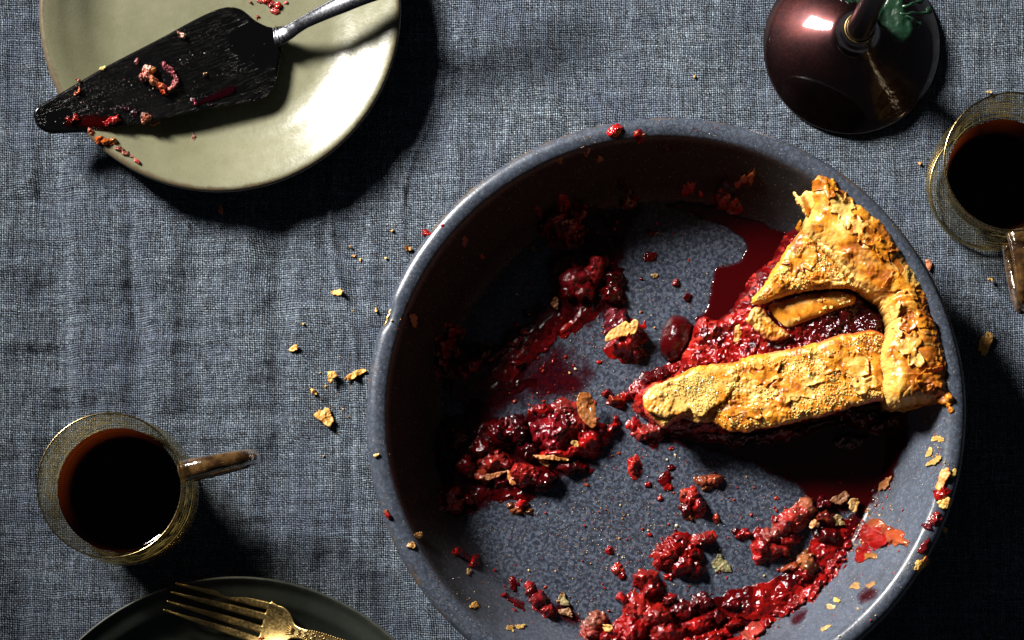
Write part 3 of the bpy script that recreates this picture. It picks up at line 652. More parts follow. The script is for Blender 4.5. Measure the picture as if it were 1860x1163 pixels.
film('juice_pool', 'dark red pool of cherry juice running from the slice to the dish wall', [(1300,488),(1316,482),(1340,478),(1355,462),(1368,440),(1376,424),(1330,412),(1290,398),(1250,380),(1200,372),(1170,380),(1180,400),(1230,408),(1290,420),(1330,440),(1300,480)][:3]+[(1350,466),(1352,440),(1310,410),(1260,392),(1210,376),(1240,366),(1300,376),(1360,396),(1420,420),(1440,430),(1424,455),(1400,490),(1370,520),(1340,560),(1300,590),(1270,590),(1262,578),(1280,568),(1287,545),(1292,515)], 300, M_juice, 0.0009, 0.0022, 0.0012, fade=0.0014, fr=160)
film('juice_smear', 'broad dark juice smear over the upper left floor of the dish', [(985,400),(1040,370),(1110,368),(1170,378),(1150,430),(1140,500),(1120,560),(1060,590),(1000,620),(960,680),(950,740),(900,760),(840,760),(800,700),(800,640),(830,600),(900,610),(960,560),(1000,500),(990,450)], 310, M_smear, 0.00025, 0.001, 0.006, fade=0.006)
film('juice_smear', 'pinkish purple juice stain left of the slice tip', [(960,640),(1010,620),(1060,640),(1090,690),(1060,740),(1000,740),(940,740),(930,690)], 320, M_smear, 0.0002, 0.001, 0.006, fade=0.012)
film('juice_smear', 'thin crimson residue drawn across the middle of the floor', [(860,880),(960,900),(1060,850),(1120,800),(1190,830),(1240,900),(1200,980),(1120,1060),(1040,1100),(960,1060),(900,980)], 325, M_smear, 0.0001, 0.001, 0.010, fade=0.03) if False else None
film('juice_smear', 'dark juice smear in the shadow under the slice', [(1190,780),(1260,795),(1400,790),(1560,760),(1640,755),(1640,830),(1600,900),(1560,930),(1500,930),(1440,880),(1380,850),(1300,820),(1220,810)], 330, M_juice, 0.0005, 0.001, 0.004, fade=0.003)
film('juice_smear', 'red juice streak along the foot of the dish wall', [(1560,900),(1600,870),(1618,850),(1600,900),(1560,975),(1530,1015),(1490,1060),(1440,1105),(1390,1140),(1330,1163),(1250,1175),(1190,1170),(1190,1120),(1260,1090),(1330,1085),(1400,1080),(1450,1050),(1500,990),(1530,940)], 340, M_smear, 0.0004, 0.001, 0.005, fade=0.003)
film('juice_smear', 'dark red juice under the fruit heap by the left wall', [(795,770),(850,740),(930,750),(1000,740),(1080,760),(1110,790),(1080,840),(1000,880),(930,890),(860,930),(810,930),(790,860)], 350, M_smear, 0.0004, 0.001, 0.005, fade=0.004)
for k, (PX, lab) in enumerate([([(1200,262),(1220,258),(1240,264),(1230,274),(1205,274)], 'faint red juice splash on the upper wall of the dish'),
        ([(1290,318),(1330,312),(1356,325),(1350,352),(1320,382),(1296,360)], 'reddish brown smear on the dish wall left of the crust'),
        ([(1112,320),(1130,314),(1142,330),(1138,352),(1118,345)], 'small round red stain on the upper dish wall'),
        ([(1552,1080),(1580,1062),(1604,1070),(1590,1090),(1560,1104)], 'pink stain on the lower right dish wall'),
        ([(1430,1120),(1462,1102),(1475,1112),(1455,1140),(1435,1140)], 'wet pink smear low on the right dish wall'),
        ([(1000,1090),(1040,1100),(1060,1130),(1020,1130)], 'faint magenta stain on the lower left wall')]):
    film('juice_smear', lab, PX, 360+k, M_smear, 0.0002, 0.0008, 0.002, fade=0.003)

# cherry halves belonging to the slice
lumps('cherry_half', '', '', [(1228,616,31,44,12,11.5,(0.050,0.0015,0.0022))], 400, mat=M_cherry, warp=0.25, pulp=0.25, parent=pie)
lumps('filling_end', '', '', [(1165,712,16,16,0,6,RED),(1178,692,16,12,-30,7,DRED),(1204,684,18,11,-20,8,DRED),(1230,672,20,12,-10,9,RED),(1180,738,18,14,20,8,RED),(1163,738,10,9,0,5,(0.4,0.04,0.03))], 405, parent=pie)
# loose clumps of filling
FG = 'loose clumps of cherry filling left in the dish'
CL = [
 ('dark chunk of fruit topped with a golden flake in the middle of the dish', [(1120,590,20,26,10,6,(0.10,0.008,0.012)),(1143,612,24,26,-20,8,RED),(1128,632,22,16,0,7,RED),(1150,640,20,14,0,5,DRED),(1113,572,13,10,0,5,(0.16,0.03,0.04))]),
 ('small orange red clump left of the slice tip', [(1104,716,9,8,0,3,RED),(1117,727,16,9,20,4,ORG),(1136,720,7,8,0,3,RED),(1124,740,7,5,0,2,RED)]),
 ('wet red clump touching the tip of the slice', [(1152,773,11,10,30,3.5,RED),(1168,788,18,13,10,5,(0.4,0.04,0.03)),(1188,782,16,14,0,6,(0.45,0.06,0.045)),(1185,805,8,8,0,2,RED)]),
 ('single upright red drop below the slice tip', [(1151,849,9,15,5,4,(0.4,0.03,0.02)),(1144,838,5,5,0,2,RED)]),
 ('round dark cherry lying against the upper left wall', [(1022,415,36,30,10,9,(0.16,0.006,0.008)),(990,412,14,10,0,4,DRED),(1048,428,14,12,0,5,DRED)]),
 ('dark lump of cherries near the upper middle of the floor', [(1043,505,34,26,0,7,(0.17,0.007,0.01)),(1084,492,17,26,10,8,(0.26,0.012,0.014)),(1060,530,26,14,0,6,DRED),(1033,528,18,14,0,5,DRED),(1114,532,17,16,0,6,DRED),(1112,508,20,18,0,5,PUR)]),
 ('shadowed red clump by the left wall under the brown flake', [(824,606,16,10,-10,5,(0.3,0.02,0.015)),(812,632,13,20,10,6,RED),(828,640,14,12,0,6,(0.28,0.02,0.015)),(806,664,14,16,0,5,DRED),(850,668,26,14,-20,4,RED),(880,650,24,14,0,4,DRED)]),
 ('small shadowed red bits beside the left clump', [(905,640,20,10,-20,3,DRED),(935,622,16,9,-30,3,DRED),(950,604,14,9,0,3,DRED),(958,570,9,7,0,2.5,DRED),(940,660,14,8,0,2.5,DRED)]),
 ('large heap of glossy cherries and juice by the left wall', [(1007,786,40,36,0,10,(0.13,0.004,0.007)),(985,745,15,12,0,6,RED),(1028,748,22,18,0,8,(0.40,0.04,0.03)),(1048,770,24,24,0,8,(0.36,0.02,0.015)),(1070,795,26,20,0,7,RED),(1052,815,28,16,0,7,RED),(906,786,28,22,0,8,DRED),(940,786,18,24,0,8,PUR),(897,838,26,20,-10,7,(0.34,0.03,0.02)),(880,815,22,18,0,7,DRED),(845,845,20,24,0,7,DRED),(948,862,30,20,10,9,(0.24,0.012,0.01)),(985,868,24,18,0,8,DRED),(925,845,16,12,0,8,DRED),(1010,826,34,12,0,8,RED),(870,862,20,14,0,5,(0.36,0.05,0.02)),(960,818,22,14,0,7,PUR),(830,800,20,22,0,4,DRED),(1040,850,30,12,0,4,DRED)]),
 ('red tail of fruit pointing right from the large heap', [(1109,780,16,8,-40,4.5,RED),(1094,796,12,8,-30,4,RED),(1120,762,5,7,0,3,RED)]),
 ('rough red lump low on the left wall', [(822,900,17,20,20,6,(0.30,0.02,0.012)),(828,918,14,13,0,5,(0.26,0.015,0.01)),(850,908,14,12,0,3.5,DRED),(812,922,10,8,0,3,DRED)]),
 ('little brown red clump on the floor below the heap', [(949,917,12,8,-10,3,RED),(938,928,9,6,0,2,(0.25,0.06,0.02)),(960,929,7,5,0,2,(0.3,0.12,0.03)),(928,918,5,6,0,2,(0.2,0.06,0.02))]),
 ('narrow red drip on the lower left wall', [(835,1002,8,6,30,2.5,RED),(862,1018,9,11,-10,3,RED),(846,1010,8,5,30,1.5,DRED)]),
 ('dark red sliver beside the lower left wall', [(964,1074,9,13,-20,4,(0.3,0.02,0.012)),(978,1090,15,15,20,6,(0.15,0.006,0.008)),(993,1108,14,12,20,5,(0.2,0.01,0.01)),(962,1066,8,7,0,3,RED)]),
 ('thin red streaks left of the dark sliver', [(932,1062,5,13,-15,1.5,DRED),(936,1095,16,6,35,1.5,DRED),(918,1080,6,5,0,1.5,RED)]),
 ('squarish red clump alone on the open floor', [(1256,905,15,15,0,6,(0.42,0.03,0.02)),(1268,920,12,16,0,6,RED),(1247,926,10,16,10,3.5,DRED),(1244,898,8,6,0,4,(0.5,0.1,0.05)),(1252,938,6,7,0,2,(0.3,0.1,0.03))]),
 ('brown caramelised clump above the square red one', [(1278,876,12,8,0,3,(0.3,0.08,0.03)),(1298,872,13,9,-15,3.5,(0.25,0.05,0.02)),(1284,886,8,5,0,2,(0.2,0.06,0.02))]),
 ('three lobed bright red clump in the lower middle', [(1228,990,22,16,-20,7,RED),(1214,1008,26,20,0,8,(0.40,0.02,0.015)),(1276,980,20,10,-20,6,(0.42,0.03,0.02)),(1238,1026,24,20,0,8,RED),(1262,1034,14,16,0,5,DRED),(1252,1002,22,14,0,6,RED),(1200,1022,12,10,0,5,RED),(1216,1046,7,6,0,2,RED)]),
 ('rounded red clump just above the bottom heap', [(1172,1052,23,16,10,7,(0.40,0.025,0.018)),(1184,1068,16,20,0,7,RED),(1160,1062,14,12,0,4,RED)]),
 ('tiny red bits between the clumps on the right floor', [(1347,971,12,7,-30,3,RED),(1358,970,5,5,0,3,RED),(1336,966,7,5,0,2,DRED)]),
 ('long pink and red stalk of fruit leaning across the right floor', [(1468,922,17,15,-30,6,(0.45,0.16,0.08)),(1448,938,24,16,-38,7,(0.42,0.05,0.03)),(1424,956,24,17,-38,8,(0.46,0.04,0.03)),(1404,972,22,16,-38,7,(0.5,0.09,0.06)),(1386,990,16,20,-10,7,(0.42,0.02,0.015)),(1410,1000,24,14,0,6,(0.36,0.02,0.015)),(1378,1010,10,12,0,4,RED),(1428,982,16,12,0,6,RED)]),
 ('dark clump of fruit beside the long stalk', [(1496,918,16,12,0,5,DRED),(1496,942,15,10,0,5,(0.3,0.04,0.02)),(1502,975,20,15,0,4,DRED)]),
 ('shiny fruit clump topped with pale crust near the right wall', [(1438,1032,14,9,-10,4,(0.4,0.08,0.03)),(1468,1024,15,19,-30,7,(0.5,0.2,0.07)),(1458,1044,20,12,0,5,RED),(1484,1040,16,12,-30,4,DRED)]),
 ('glossy red ridge along the foot of the right wall', [(1450,1090,16,10,-40,4.5,(0.42,0.03,0.02)),(1436,1100,16,8,-30,4,RED),(1470,1075,18,13,-42,5,(0.42,0.02,0.015)),(1490,1055,18,12,-42,5,RED),(1508,1035,16,10,-42,4.5,(0.42,0.02,0.015)),(1525,1012,14,8,-55,4,RED),(1418,1110,16,10,-20,4,RED),(1540,990,9,6,-55,3,RED)]),
 ('orange red jammy patch stuck high on the right wall', [(1582,968,17,16,0,3.5,(0.25,0.012,0.008)),(1598,982,14,12,0,3.5,RED),(1590,952,12,7,0,2.5,(0.25,0.05,0.015)),(1620,976,16,11,-10,3,(0.25,0.045,0.015)),(1636,984,13,9,0,3,(0.25,0.055,0.018)),(1608,965,10,8,0,2.5,(0.24,0.04,0.012))]),
 ('small red and yellow dab under the jammy patch', [(1570,1000,9,9,0,2,RED),(1577,1012,10,5,0,1.8,(0.5,0.25,0.06)),(1562,1010,6,8,0,1.5,RED)]),
 ('big heap of bright red filling at the bottom of the photo', [(1160,1105,26,22,0,9,(0.42,0.022,0.016)),(1190,1120,32,26,0,11,(0.42,0.018,0.012)),(1150,1145,34,24,0,10,RED),(1210,1150,36,22,0,10,(0.36,0.015,0.012)),(1085,1130,22,13,-20,6,(0.5,0.16,0.09)),(1075,1148,20,14,0,6,(0.45,0.08,0.06)),(1110,1155,22,14,0,6,RED),(1240,1110,24,16,0,6,DRED),(1275,1095,20,12,0,5,DRED),(1265,1135,26,18,0,7,RED),(1300,1120,22,14,0,5,DRED),(1130,1090,14,11,0,5,RED),(1330,1100,18,10,0,4,DRED),(1232,1180,50,20,0,8,RED),(1140,1180,50,20,0,8,RED),(1215,1092,14,10,0,5,RED),(1290,1158,26,14,0,6,RED)]),
 ('wet pink fruit pieces at the bottom right of the big heap', [(1372,1145,16,12,-40,5,(0.5,0.07,0.05)),(1356,1158,12,10,0,4,(0.5,0.1,0.07)),(1390,1130,14,9,-30,4,RED),(1310,1150,18,9,-10,4,RED),(1330,1135,18,9,-20,4,RED),(1340,1163,16,8,0,3.5,RED)]),
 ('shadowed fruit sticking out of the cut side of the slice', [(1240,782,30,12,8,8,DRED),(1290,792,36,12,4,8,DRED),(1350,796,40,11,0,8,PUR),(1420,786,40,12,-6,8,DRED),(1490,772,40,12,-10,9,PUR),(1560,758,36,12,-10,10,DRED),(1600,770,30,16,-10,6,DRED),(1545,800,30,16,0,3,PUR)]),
 ('thin jammy smear dragged across the shaded left floor', [(930,645,70,12,-38,0.9,DRED),(890,680,34,10,-30,0.8,DRED),(965,612,34,8,-40,0.7,PUR),(915,705,22,6,-10,0.6,PUR)]),
 ('thin red jam smear between the dark cherries and the middle chunk', [(1060,570,26,9,-50,0.7,DRED),(1035,590,20,7,-30,0.6,RED),(1085,550,12,6,-60,0.6,DRED)]),
 ('thin jam smear trailing below the large heap', [(890,890,40,10,-15,0.8,DRED),(940,900,20,7,10,0.6,DRED)]),
 ('flat red jam scraped along the floor near the foot of the right wall', [(1400,1085,50,12,-18,1.0,RED),(1350,1095,36,12,-10,1.0,DRED),(1500,1000,34,9,-52,0.8,RED),(1440,1060,30,8,-40,0.7,DRED)]),
 ('small red bead on the rim at the top of the dish', [(1118,238,10,7,-25,2.5,(0.5,0.02,0.02)),(1124,234,6,5,0,2.5,(0.5,0.03,0.03))]),
 ('red bead with a pale crumb on the inner lip at top', [(1162,248,8,7,0,2.2,RED),(1170,246,4,3,0,2.5,(0.7,0.5,0.25)),(1158,244,3,3,0,2.4,(0.7,0.5,0.25))]),
 ('tiny red bead on the upper left rim', [(777,425,7,5,20,1.8,(0.45,0.02,0.02)),(804,412,3,3,0,1,RED)]),
 ('tiny red bead on the lower left rim', [(705,937,6,5,20,1.8,(0.45,0.02,0.02)),(700,930,4,4,0,1,(0.6,0.2,0.1))]),
 ('jammy red blot on the right rim', [(1700,941,10,8,-20,1.8,(0.25,0.02,0.02)),(1686,957,5,9,-50,1,(0.2,0.02,0.03)),(1680,990,12,6,-50,1.2,(0.18,0.012,0.015))]),
 ('shadowed orange bit on the wall near the crust', [(1352,326,15,5,-25,2,(0.4,0.1,0.03)),(1364,325,5,7,0,2,(0.45,0.18,0.05)),(1310,366,15,12,30,3,(0.35,0.06,0.02)),(1328,376,14,9,20,3,(0.3,0.04,0.02))]),
 ('shadowed reddish crumbs where the upper wall meets the floor', [(1252,340,9,8,0,1.5,(0.3,0.02,0.02)),(1245,348,6,5,0,1.5,RED),(1272,354,5,5,0,1.5,RED),(1140,370,12,8,0,2,DRED),(1150,360,9,6,30,2,DRED)]),
 ('tiny red dots scattered beside the middle chunk', [(1227,514,5,5,0,1.5,(0.3,0.03,0.03)),(1180,466,12,8,0,1,DRED),(1184,422,8,5,0,1,DRED),(1248,540,5,5,0,0.8,DRED)]),
 ('small red bead on open floor left of the three lobed clump', [(1107,1000,6,6,0,2,RED),(1120,1035,10,8,30,1.5,(0.25,0.02,0.015)),(1128,1046,5,5,0,1,RED)]),
 ('small red beads right of the square clump', [(1300,942,5,5,0,2,(0.45,0.05,0.02))]),
 ('red flecks on the floor near the slice shadow', [(1207,870,8,10,20,1.2,DRED),(1214,885,6,5,0,1,RED),(1198,905,4,4,0,1,RED),(1177,880,4,4,0,1,RED),(1220,850,5,4,0,1,DRED)]),
]
for k, (lab, L) in enumerate(CL):
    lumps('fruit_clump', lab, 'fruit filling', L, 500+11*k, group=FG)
# translucent slices of fruit skin standing in the heaps
def blobpoly(px, py, w, h, rot, seed, n=18, rough=0.35):
    r = np.random.default_rng(seed); a = np.linspace(0, 2*math.pi, n, endpoint=False); ph = r.random(3)*6
    R = 1+rough*0.5*np.sin(2*a+ph[0])+rough*0.4*np.sin(3*a+ph[1])+rough*r.normal(size=n)*0.45
    R = np.clip(R, 0.35, 1.7); x = np.cos(a)*w/2*R; y = np.sin(a)*h/2*R; c, s_ = math.cos(math.radians(rot)), math.sin(math.radians(rot))
    return np.stack([px+x*c-y*s_, py+x*s_+y*c], 1)
def pastryflake(under, px, py, w, h, rot, seed, toast, lift=0.0005):
    _, UX, UY, UT, UD = under
    P = blobpoly(px, py, w, h, rot, seed, 22, 0.5); xs, ys = at(P[:, 0], P[:, 1], 0.040)
    X, Y = grid(xs.min()-0.001, xs.max()+0.001, ys.min()-0.001, ys.max()+0.001, 0.00028)
    d = sdf(X, Y, np.stack([xs, ys], 1))+0.0007*fbm(X*500, Y*500, seed, 3)
    i = np.clip(((X-UX[0, 0])/C).round().astype(int), 0, UX.shape[0]-1); j = np.clip(((Y-UY[0, 0])/C).round().astype(int), 0, UX.shape[1]-1)
    d = np.maximum(d, UD[i, j]+0.0008); top = UT[i, j]
    for _ in range(3): top = (np.roll(top, 1, 0)+np.roll(top, -1, 0)+np.roll(top, 1, 1)+np.roll(top, -1, 1)+top)/5
    up_ = sm(-0.0018, 0, d)*sm(0.45, 0.7, vn(X*260, Y*260, seed+4))*0.0009
    top = np.maximum(top, UT[i, j])+lift+up_+0.00015*fbm(X*800, Y*800, seed+1, 3)
    T = crust_tint(X, Y, d, seed+2, 0.0, None, toast); T = lerp(T, BROWN, 0.6*sm(-0.0009, -0.0001, d)*sm(0.4, 0.6, vn(X*200, Y*200, seed+3)))
    hmesh('pastry_flake_layer', X, Y, top, top-0.0006, d < 0, M_crust, pie, d=d, tint=T)
for k, a in enumerate([(rimsurf,1530,385,44,60,-40,-0.25),(rimsurf,1500,345,34,40,20,0.2),(rimsurf,1590,450,60,46,30,0.35),(rimsurf,1560,420,38,50,-20,-0.1),(rimsurf,1640,520,50,60,-30,-0.15),(rimsurf,1660,590,46,40,10,0.4),(rimsurf,1650,640,50,44,0,-0.2),(rimsurf,1690,690,44,50,0,0.3),(rimsurf,1622,580,26,50,-10,-0.3),
        (low,1540,660,60,70,10,0.25),(low,1450,700,70,60,-10,-0.05),(low,1390,680,50,44,20,0.3),(low,1350,740,60,36,10,0.15),(low,1570,700,40,40,0,-0.25),(up,1450,470,50,60,-30,0.1),(up,1500,505,50,26,20,-0.2),(up,1415,520,46,26,-20,0.35)]):
    pastryflake(*a[:6], 3000+17*k, a[6])
def flake(name, label, cat, px, py, w, h, rot, seed, lift=0.0006, tint=GOLD, surf='dish', curl=0.0015, thick=0.0006, group=None, mat=None, rough=0.35, PX=None):
    f = surf if callable(surf) else SURF[surf]; x0, y0, z0 = place(px, py, surf)
    PX = blobpoly(px, py, w, h, rot, seed, rough=rough) if PX is None else smooth_poly(PX, 3)
    xs, ys = at(PX[:, 0], PX[:, 1], z0+lift); P = np.stack([xs, ys], 1); mn = min(np.ptp(P[:, 0]), np.ptp(P[:, 1]))
    C_ = 0.00022 if mn < 0.006 else 0.0003
    X, Y = grid(P[:, 0].min()-0.001, P[:, 0].max()+0.001, P[:, 1].min()-0.001, P[:, 1].max()+0.001, C_)
    d = sdf(X, Y, P)+0.0003*fbm(X*900, Y*900, seed, 3)
    sc = 0.8/max(mn, 0.001); n = fbm(X*sc, Y*sc, seed+1, 2)
    base = np.maximum(f(X, Y), z0-0.004)
    top = base+lift+curl*(0.5+0.5*n*2)+0.0005*fbm(X*700, Y*700, seed+2, 3)+0.0003*(0.5-worley(X*700, Y*700, seed)[0])
    top = np.maximum(top, f(X, Y)+0.0003)
    T = np.array(tint)*np.array([0.85, 0.72, 0.6])*(0.75+0.5*vn(X*300, Y*300, seed+3)[..., None]); T = lerp(T, np.clip(np.array(tint)*1.25+0.04, 0, 1), 0.6*sm(0.45, 0.7, vn(X*500, Y*500, seed+5)))
    T = lerp(T, BROWN, 0.4*sm(0.5, 0.8, vn(X*200, Y*200, seed+4)))
    o = hmesh(name, X, Y, top, top-thick, d < 0, mat or M_flake, None, d=d, tint=np.clip(T, 0, 1))
    if o is not None: tag(o, label, cat, group)
    return o
fl = lambda *a, **k: flake('crust_flake', *a, **k)
fl('golden flake lying across the dark chunk in mid dish', 'crust flake', 0, 0, 0, 0, 0, 1, tint=(0.72, 0.42, 0.11)) if False else None
flake('crust_flake', 'golden flake lying across the dark chunk in mid dish', 'crust flake', 1132, 598, 60, 22, -20, 700, lift=0.0085, tint=(0.75, 0.45, 0.12), PX=[(1098,618),(1104,606),(1116,596),(1128,588),(1136,584),(1144,588),(1152,580),(1160,584),(1158,596),(1153,606),(1140,610),(1126,612),(1112,618),(1102,621)])
flake('fruit_skin', 'tan translucent slice of fruit standing at the right of the large heap', 'fruit skin', 1068, 745, 30, 55, 0, 701, lift=0.008, tint=(0.34, 0.13, 0.04), mat=M_fruit, curl=0.003, PX=[(1052,716),(1064,713),(1074,718),(1080,735),(1083,755),(1083,772),(1074,778),(1062,768),(1052,756),(1048,740),(1048,726)])
FK = [
 ('thin golden flake stretched along the bottom of the large heap', 1000,832,60,9,5,(0.45,0.2,0.05),0.0085),
 ('small orange flake under the long flake of the heap', 990,842,18,9,30,(0.5,0.2,0.04),0.007),
 ('orange flake curled at the lower left of the heap', 927,868,12,26,-25,(0.48,0.17,0.04),0.006),
 ('dull orange flake low on the left side of the heap', 896,864,40,12,-15,(0.30,0.10,0.025),0.005),
 ('little yellow crumb sitting on the round cherry', 1045,806,15,12,-10,(0.5,0.33,0.1),0.009),
 ('brown flake in the shade near the dark cherry lump', 1008,552,16,18,0,(0.25,0.12,0.04),0.001),
 ('brown scrap above the dark cherry lump', 1031,482,20,11,0,(0.22,0.10,0.04),0.001),
 ('rust brown flake stuck on the left wall', 752,583,16,20,10,(0.32,0.12,0.03),0.0004),
 ('small brown fleck on the floor right of the dark cherries', 1189,501,13,9,0,(0.30,0.19,0.06),0.0003),
 ('brown scrap high on the upper left wall', 1065,273,17,14,0,(0.28,0.14,0.04),0.0004),
 ('small brown crumb on the upper left wall', 1016,292,12,9,0,(0.25,0.14,0.04),0.0004),
 ('second brown crumb beside it on the upper wall', 1089,290,10,10,0,(0.28,0.13,0.04),0.0004),
 ('faint red brown fleck on the shaded left wall', 844,438,12,14,20,(0.16,0.03,0.015),0.0003),
 ('faint brown fleck where the left wall meets the floor', 969,452,9,12,-20,(0.16,0.05,0.02),0.0003),
 ('tiny brown fleck on the shaded floor at left', 876,466,8,8,0,(0.22,0.08,0.03),0.0003),
 ('greenish translucent flake on the lower middle floor', 1309,1026,28,34,10,(0.20,0.20,0.09),0.0006),
 ('green tan translucent skin beside the dark red sliver', 1022,1090,20,20,0,(0.20,0.17,0.06),0.0012),
 ('brown flake just below the green tan skin', 1030,1113,24,16,30,(0.26,0.13,0.05),0.0008),
 ('bright yellow flake on the bottom heap', 1103,1141,24,12,15,(0.66,0.42,0.10),0.0065),
 ('golden crumb on the lower left wall', 862,1099,14,14,30,(0.66,0.40,0.10),0.0003),
 ('flat yellow crumb low on the left wall', 927,1141,16,10,10,(0.6,0.40,0.12),0.0003),
 ('flat yellow crumb right of the other low on the wall', 945,1138,16,9,0,(0.6,0.40,0.12),0.0003),
 ('little beige ring shaped crumb on the lower left wall', 852,1038,10,11,0,(0.5,0.33,0.14),0.0003),
 ('golden crumb pair on the lower left lip', 761,972,12,14,20,(0.72,0.47,0.16),0.0005),
 ('golden brown crumb just inside the lower left lip', 748,990,12,16,30,(0.6,0.33,0.10),0.0005),
 ('thin pale crumb on the left rim', 684,827,11,5,-15,(0.66,0.50,0.18),0.0004),
 ('pale orange flake hanging at the end of the long stalk', 1479,953,16,20,-20,(0.72,0.36,0.14),0.004),
 ('pale crust flake wedged near the right wall', 1551,917,26,20,-40,(0.50,0.33,0.12),0.003),
 ('brown crust scrap left of the wedged flake', 1528,905,28,22,-30,(0.24,0.10,0.035),0.002),
 ('dull golden scrap in the shade near the wall', 1522,945,26,18,0,(0.24,0.16,0.05),0.001),
 ('brown crust sliver up the shaded right wall', 1607,880,12,34,28,(0.28,0.11,0.03),0.001),
 ('orange crust flake on the right rim, upper of three', 1713,868,16,48,18,(0.72,0.33,0.07),0.001),
 ('yellow crust flake on the right rim, lowest of three', 1716,915,26,22,-10,(0.70,0.45,0.10),0.001),
 ('small yellow crumb outside the orange rim flake', 1733,859,12,15,20,(0.55,0.38,0.08),-0.0004),
 ('golden crumb balanced on the outer lower right rim', 1672,1027,22,24,40,(0.75,0.46,0.10),0.0008),
 ('second golden crumb on the outer lower right rim', 1682,1018,13,13,0,(0.72,0.42,0.08),0.001),
 ('flat tan crumb on the lower right wall', 1553,1064,20,11,-15,(0.42,0.30,0.12),0.0002),
 ('tan crumb right of the flat one on the wall', 1581,1063,14,12,-25,(0.42,0.30,0.12),0.0002),
 ('yellow triangular crumb on the lower right wall', 1519,1090,11,10,0,(0.62,0.43,0.12),0.0003),
 ('greyish crumb below the triangular one', 1509,1102,12,12,0,(0.45,0.36,0.18),0.0003),
 ('flat tan crumb at the bottom of the right wall', 1499,1141,20,8,-20,(0.5,0.38,0.16),0.0002),
 ('yellow crumb high on the right wall below the crust', 1704,798,16,12,0,(0.5,0.40,0.12),0.0002),
 ('yellow crumb patch halfway up the right wall', 1696,838,24,11,-25,(0.5,0.38,0.12),0.0002),
 ('yellow crumb streak on the right wall', 1688,822,9,24,10,(0.46,0.36,0.12),0.0002),
 ('golden bit sitting on the filling inside the slice', 1339,606,16,26,10,(0.66,0.33,0.08),0.021),
]
for k, (lab, px, py, w, h, rot, t, lift) in enumerate(FK):
    flake('crust_flake', lab, 'crust flake', px, py, w, h, rot, 720+7*k, lift=lift, tint=t, curl=0.0012 if w*h > 250 else 0.0006, group='crust flakes and crumbs in the dish')
RC = [('orange flake middle of three on the right rim', 1714, 893)]
lumps('fruit_clump', 'red jam patch between the two flakes on the right rim', 'fruit filling', [(1713,896,10,10,0,2,RED)], 990, group=FG)
# crumbs on the cloth
CK = [
 ('two lobed golden crumb on the cloth left of the dish, uppermost of the big ones', 612,531,20,11,5),
 ('half round golden crumb on the cloth, farthest from the dish', 534,633,18,11,-5),
 ('ring shaped golden crumb beside the long one on the cloth', 603,684,17,20,0),
 ('long golden flake on the cloth next to the dish rim', 644,681,37,13,-27),
 ('small oval golden crumb just above the largest one on the cloth', 570,712,14,9,25),
 ('largest ruffled golden flake on the cloth left of the dish', 591,757,34,30,30),
 ('golden crumb leaning against the upper left dish rim', 741,451,13,8,25),
 ('long golden flake on the cloth at the far right', 1789,625,20,46,25),
 ('reddish orange crumb between dish and right cup', 1687,480,12,20,-20),
 ('dim orange crumb in the shadow of the sage plate', 402,382,8,16,-15),
 ('tiny tan crumb in the shadow of the right cup', 1798,509,8,7,0),
 ('tiny tan crumb beside the right dish rim', 1716,964,10,12,0),
 ('pale crumb on the cloth just above the right cup', 1796,168,9,8,0),
]
for k, (lab, px, py, w, h, rot) in enumerate(CK):
    t = (0.78, 0.46, 0.11) if k not in (8, 9, 12) else ((0.62, 0.20, 0.08) if k < 10 else (0.7, 0.65, 0.3))
    flake('crust_crumb', lab, 'crumb', px, py, w, h, rot, 1400+9*k, lift=0.0011, tint=t, surf='cloth', curl=0.0018, thick=0.0010, group='golden crumbs on the tablecloth', rough=0.28)
TC = ['tiny golden speck, uppermost of a trio on the cloth above the two lobed crumb', 'tiny golden speck, lowest right of the trio on the cloth', 'tiny golden speck, left one of the trio on the cloth',
 'tiny golden speck alone between the trio and the crumb leaning on the rim', 'small pale crumb on the cloth beside the chipped rim', 'tiny speck on the cloth above the half round crumb', 'tiny speck on the cloth between sage plate and dish',
 'faintest speck on the cloth below the two lobed crumb', 'tiny speck on the cloth left of the right cup', 'tiny speck on the cloth left of the candlestick']
for k, (px, py, w) in enumerate([(642,465,6),(654,472,6),(637,449,5),(701,469,6),(683,563,8),(551,588,5),(713,419,6),(573,573,4),(1670,297,5),(1262,140,4)]):
    flake('tiny_crumb', TC[k], 'crumb', px, py, w, w*0.8, 20*k, 1600+k*5, lift=0.0008, tint=(0.75, 0.5, 0.15), surf='cloth', curl=0.0005, thick=0.0008, group='tiny crumbs on the cloth')
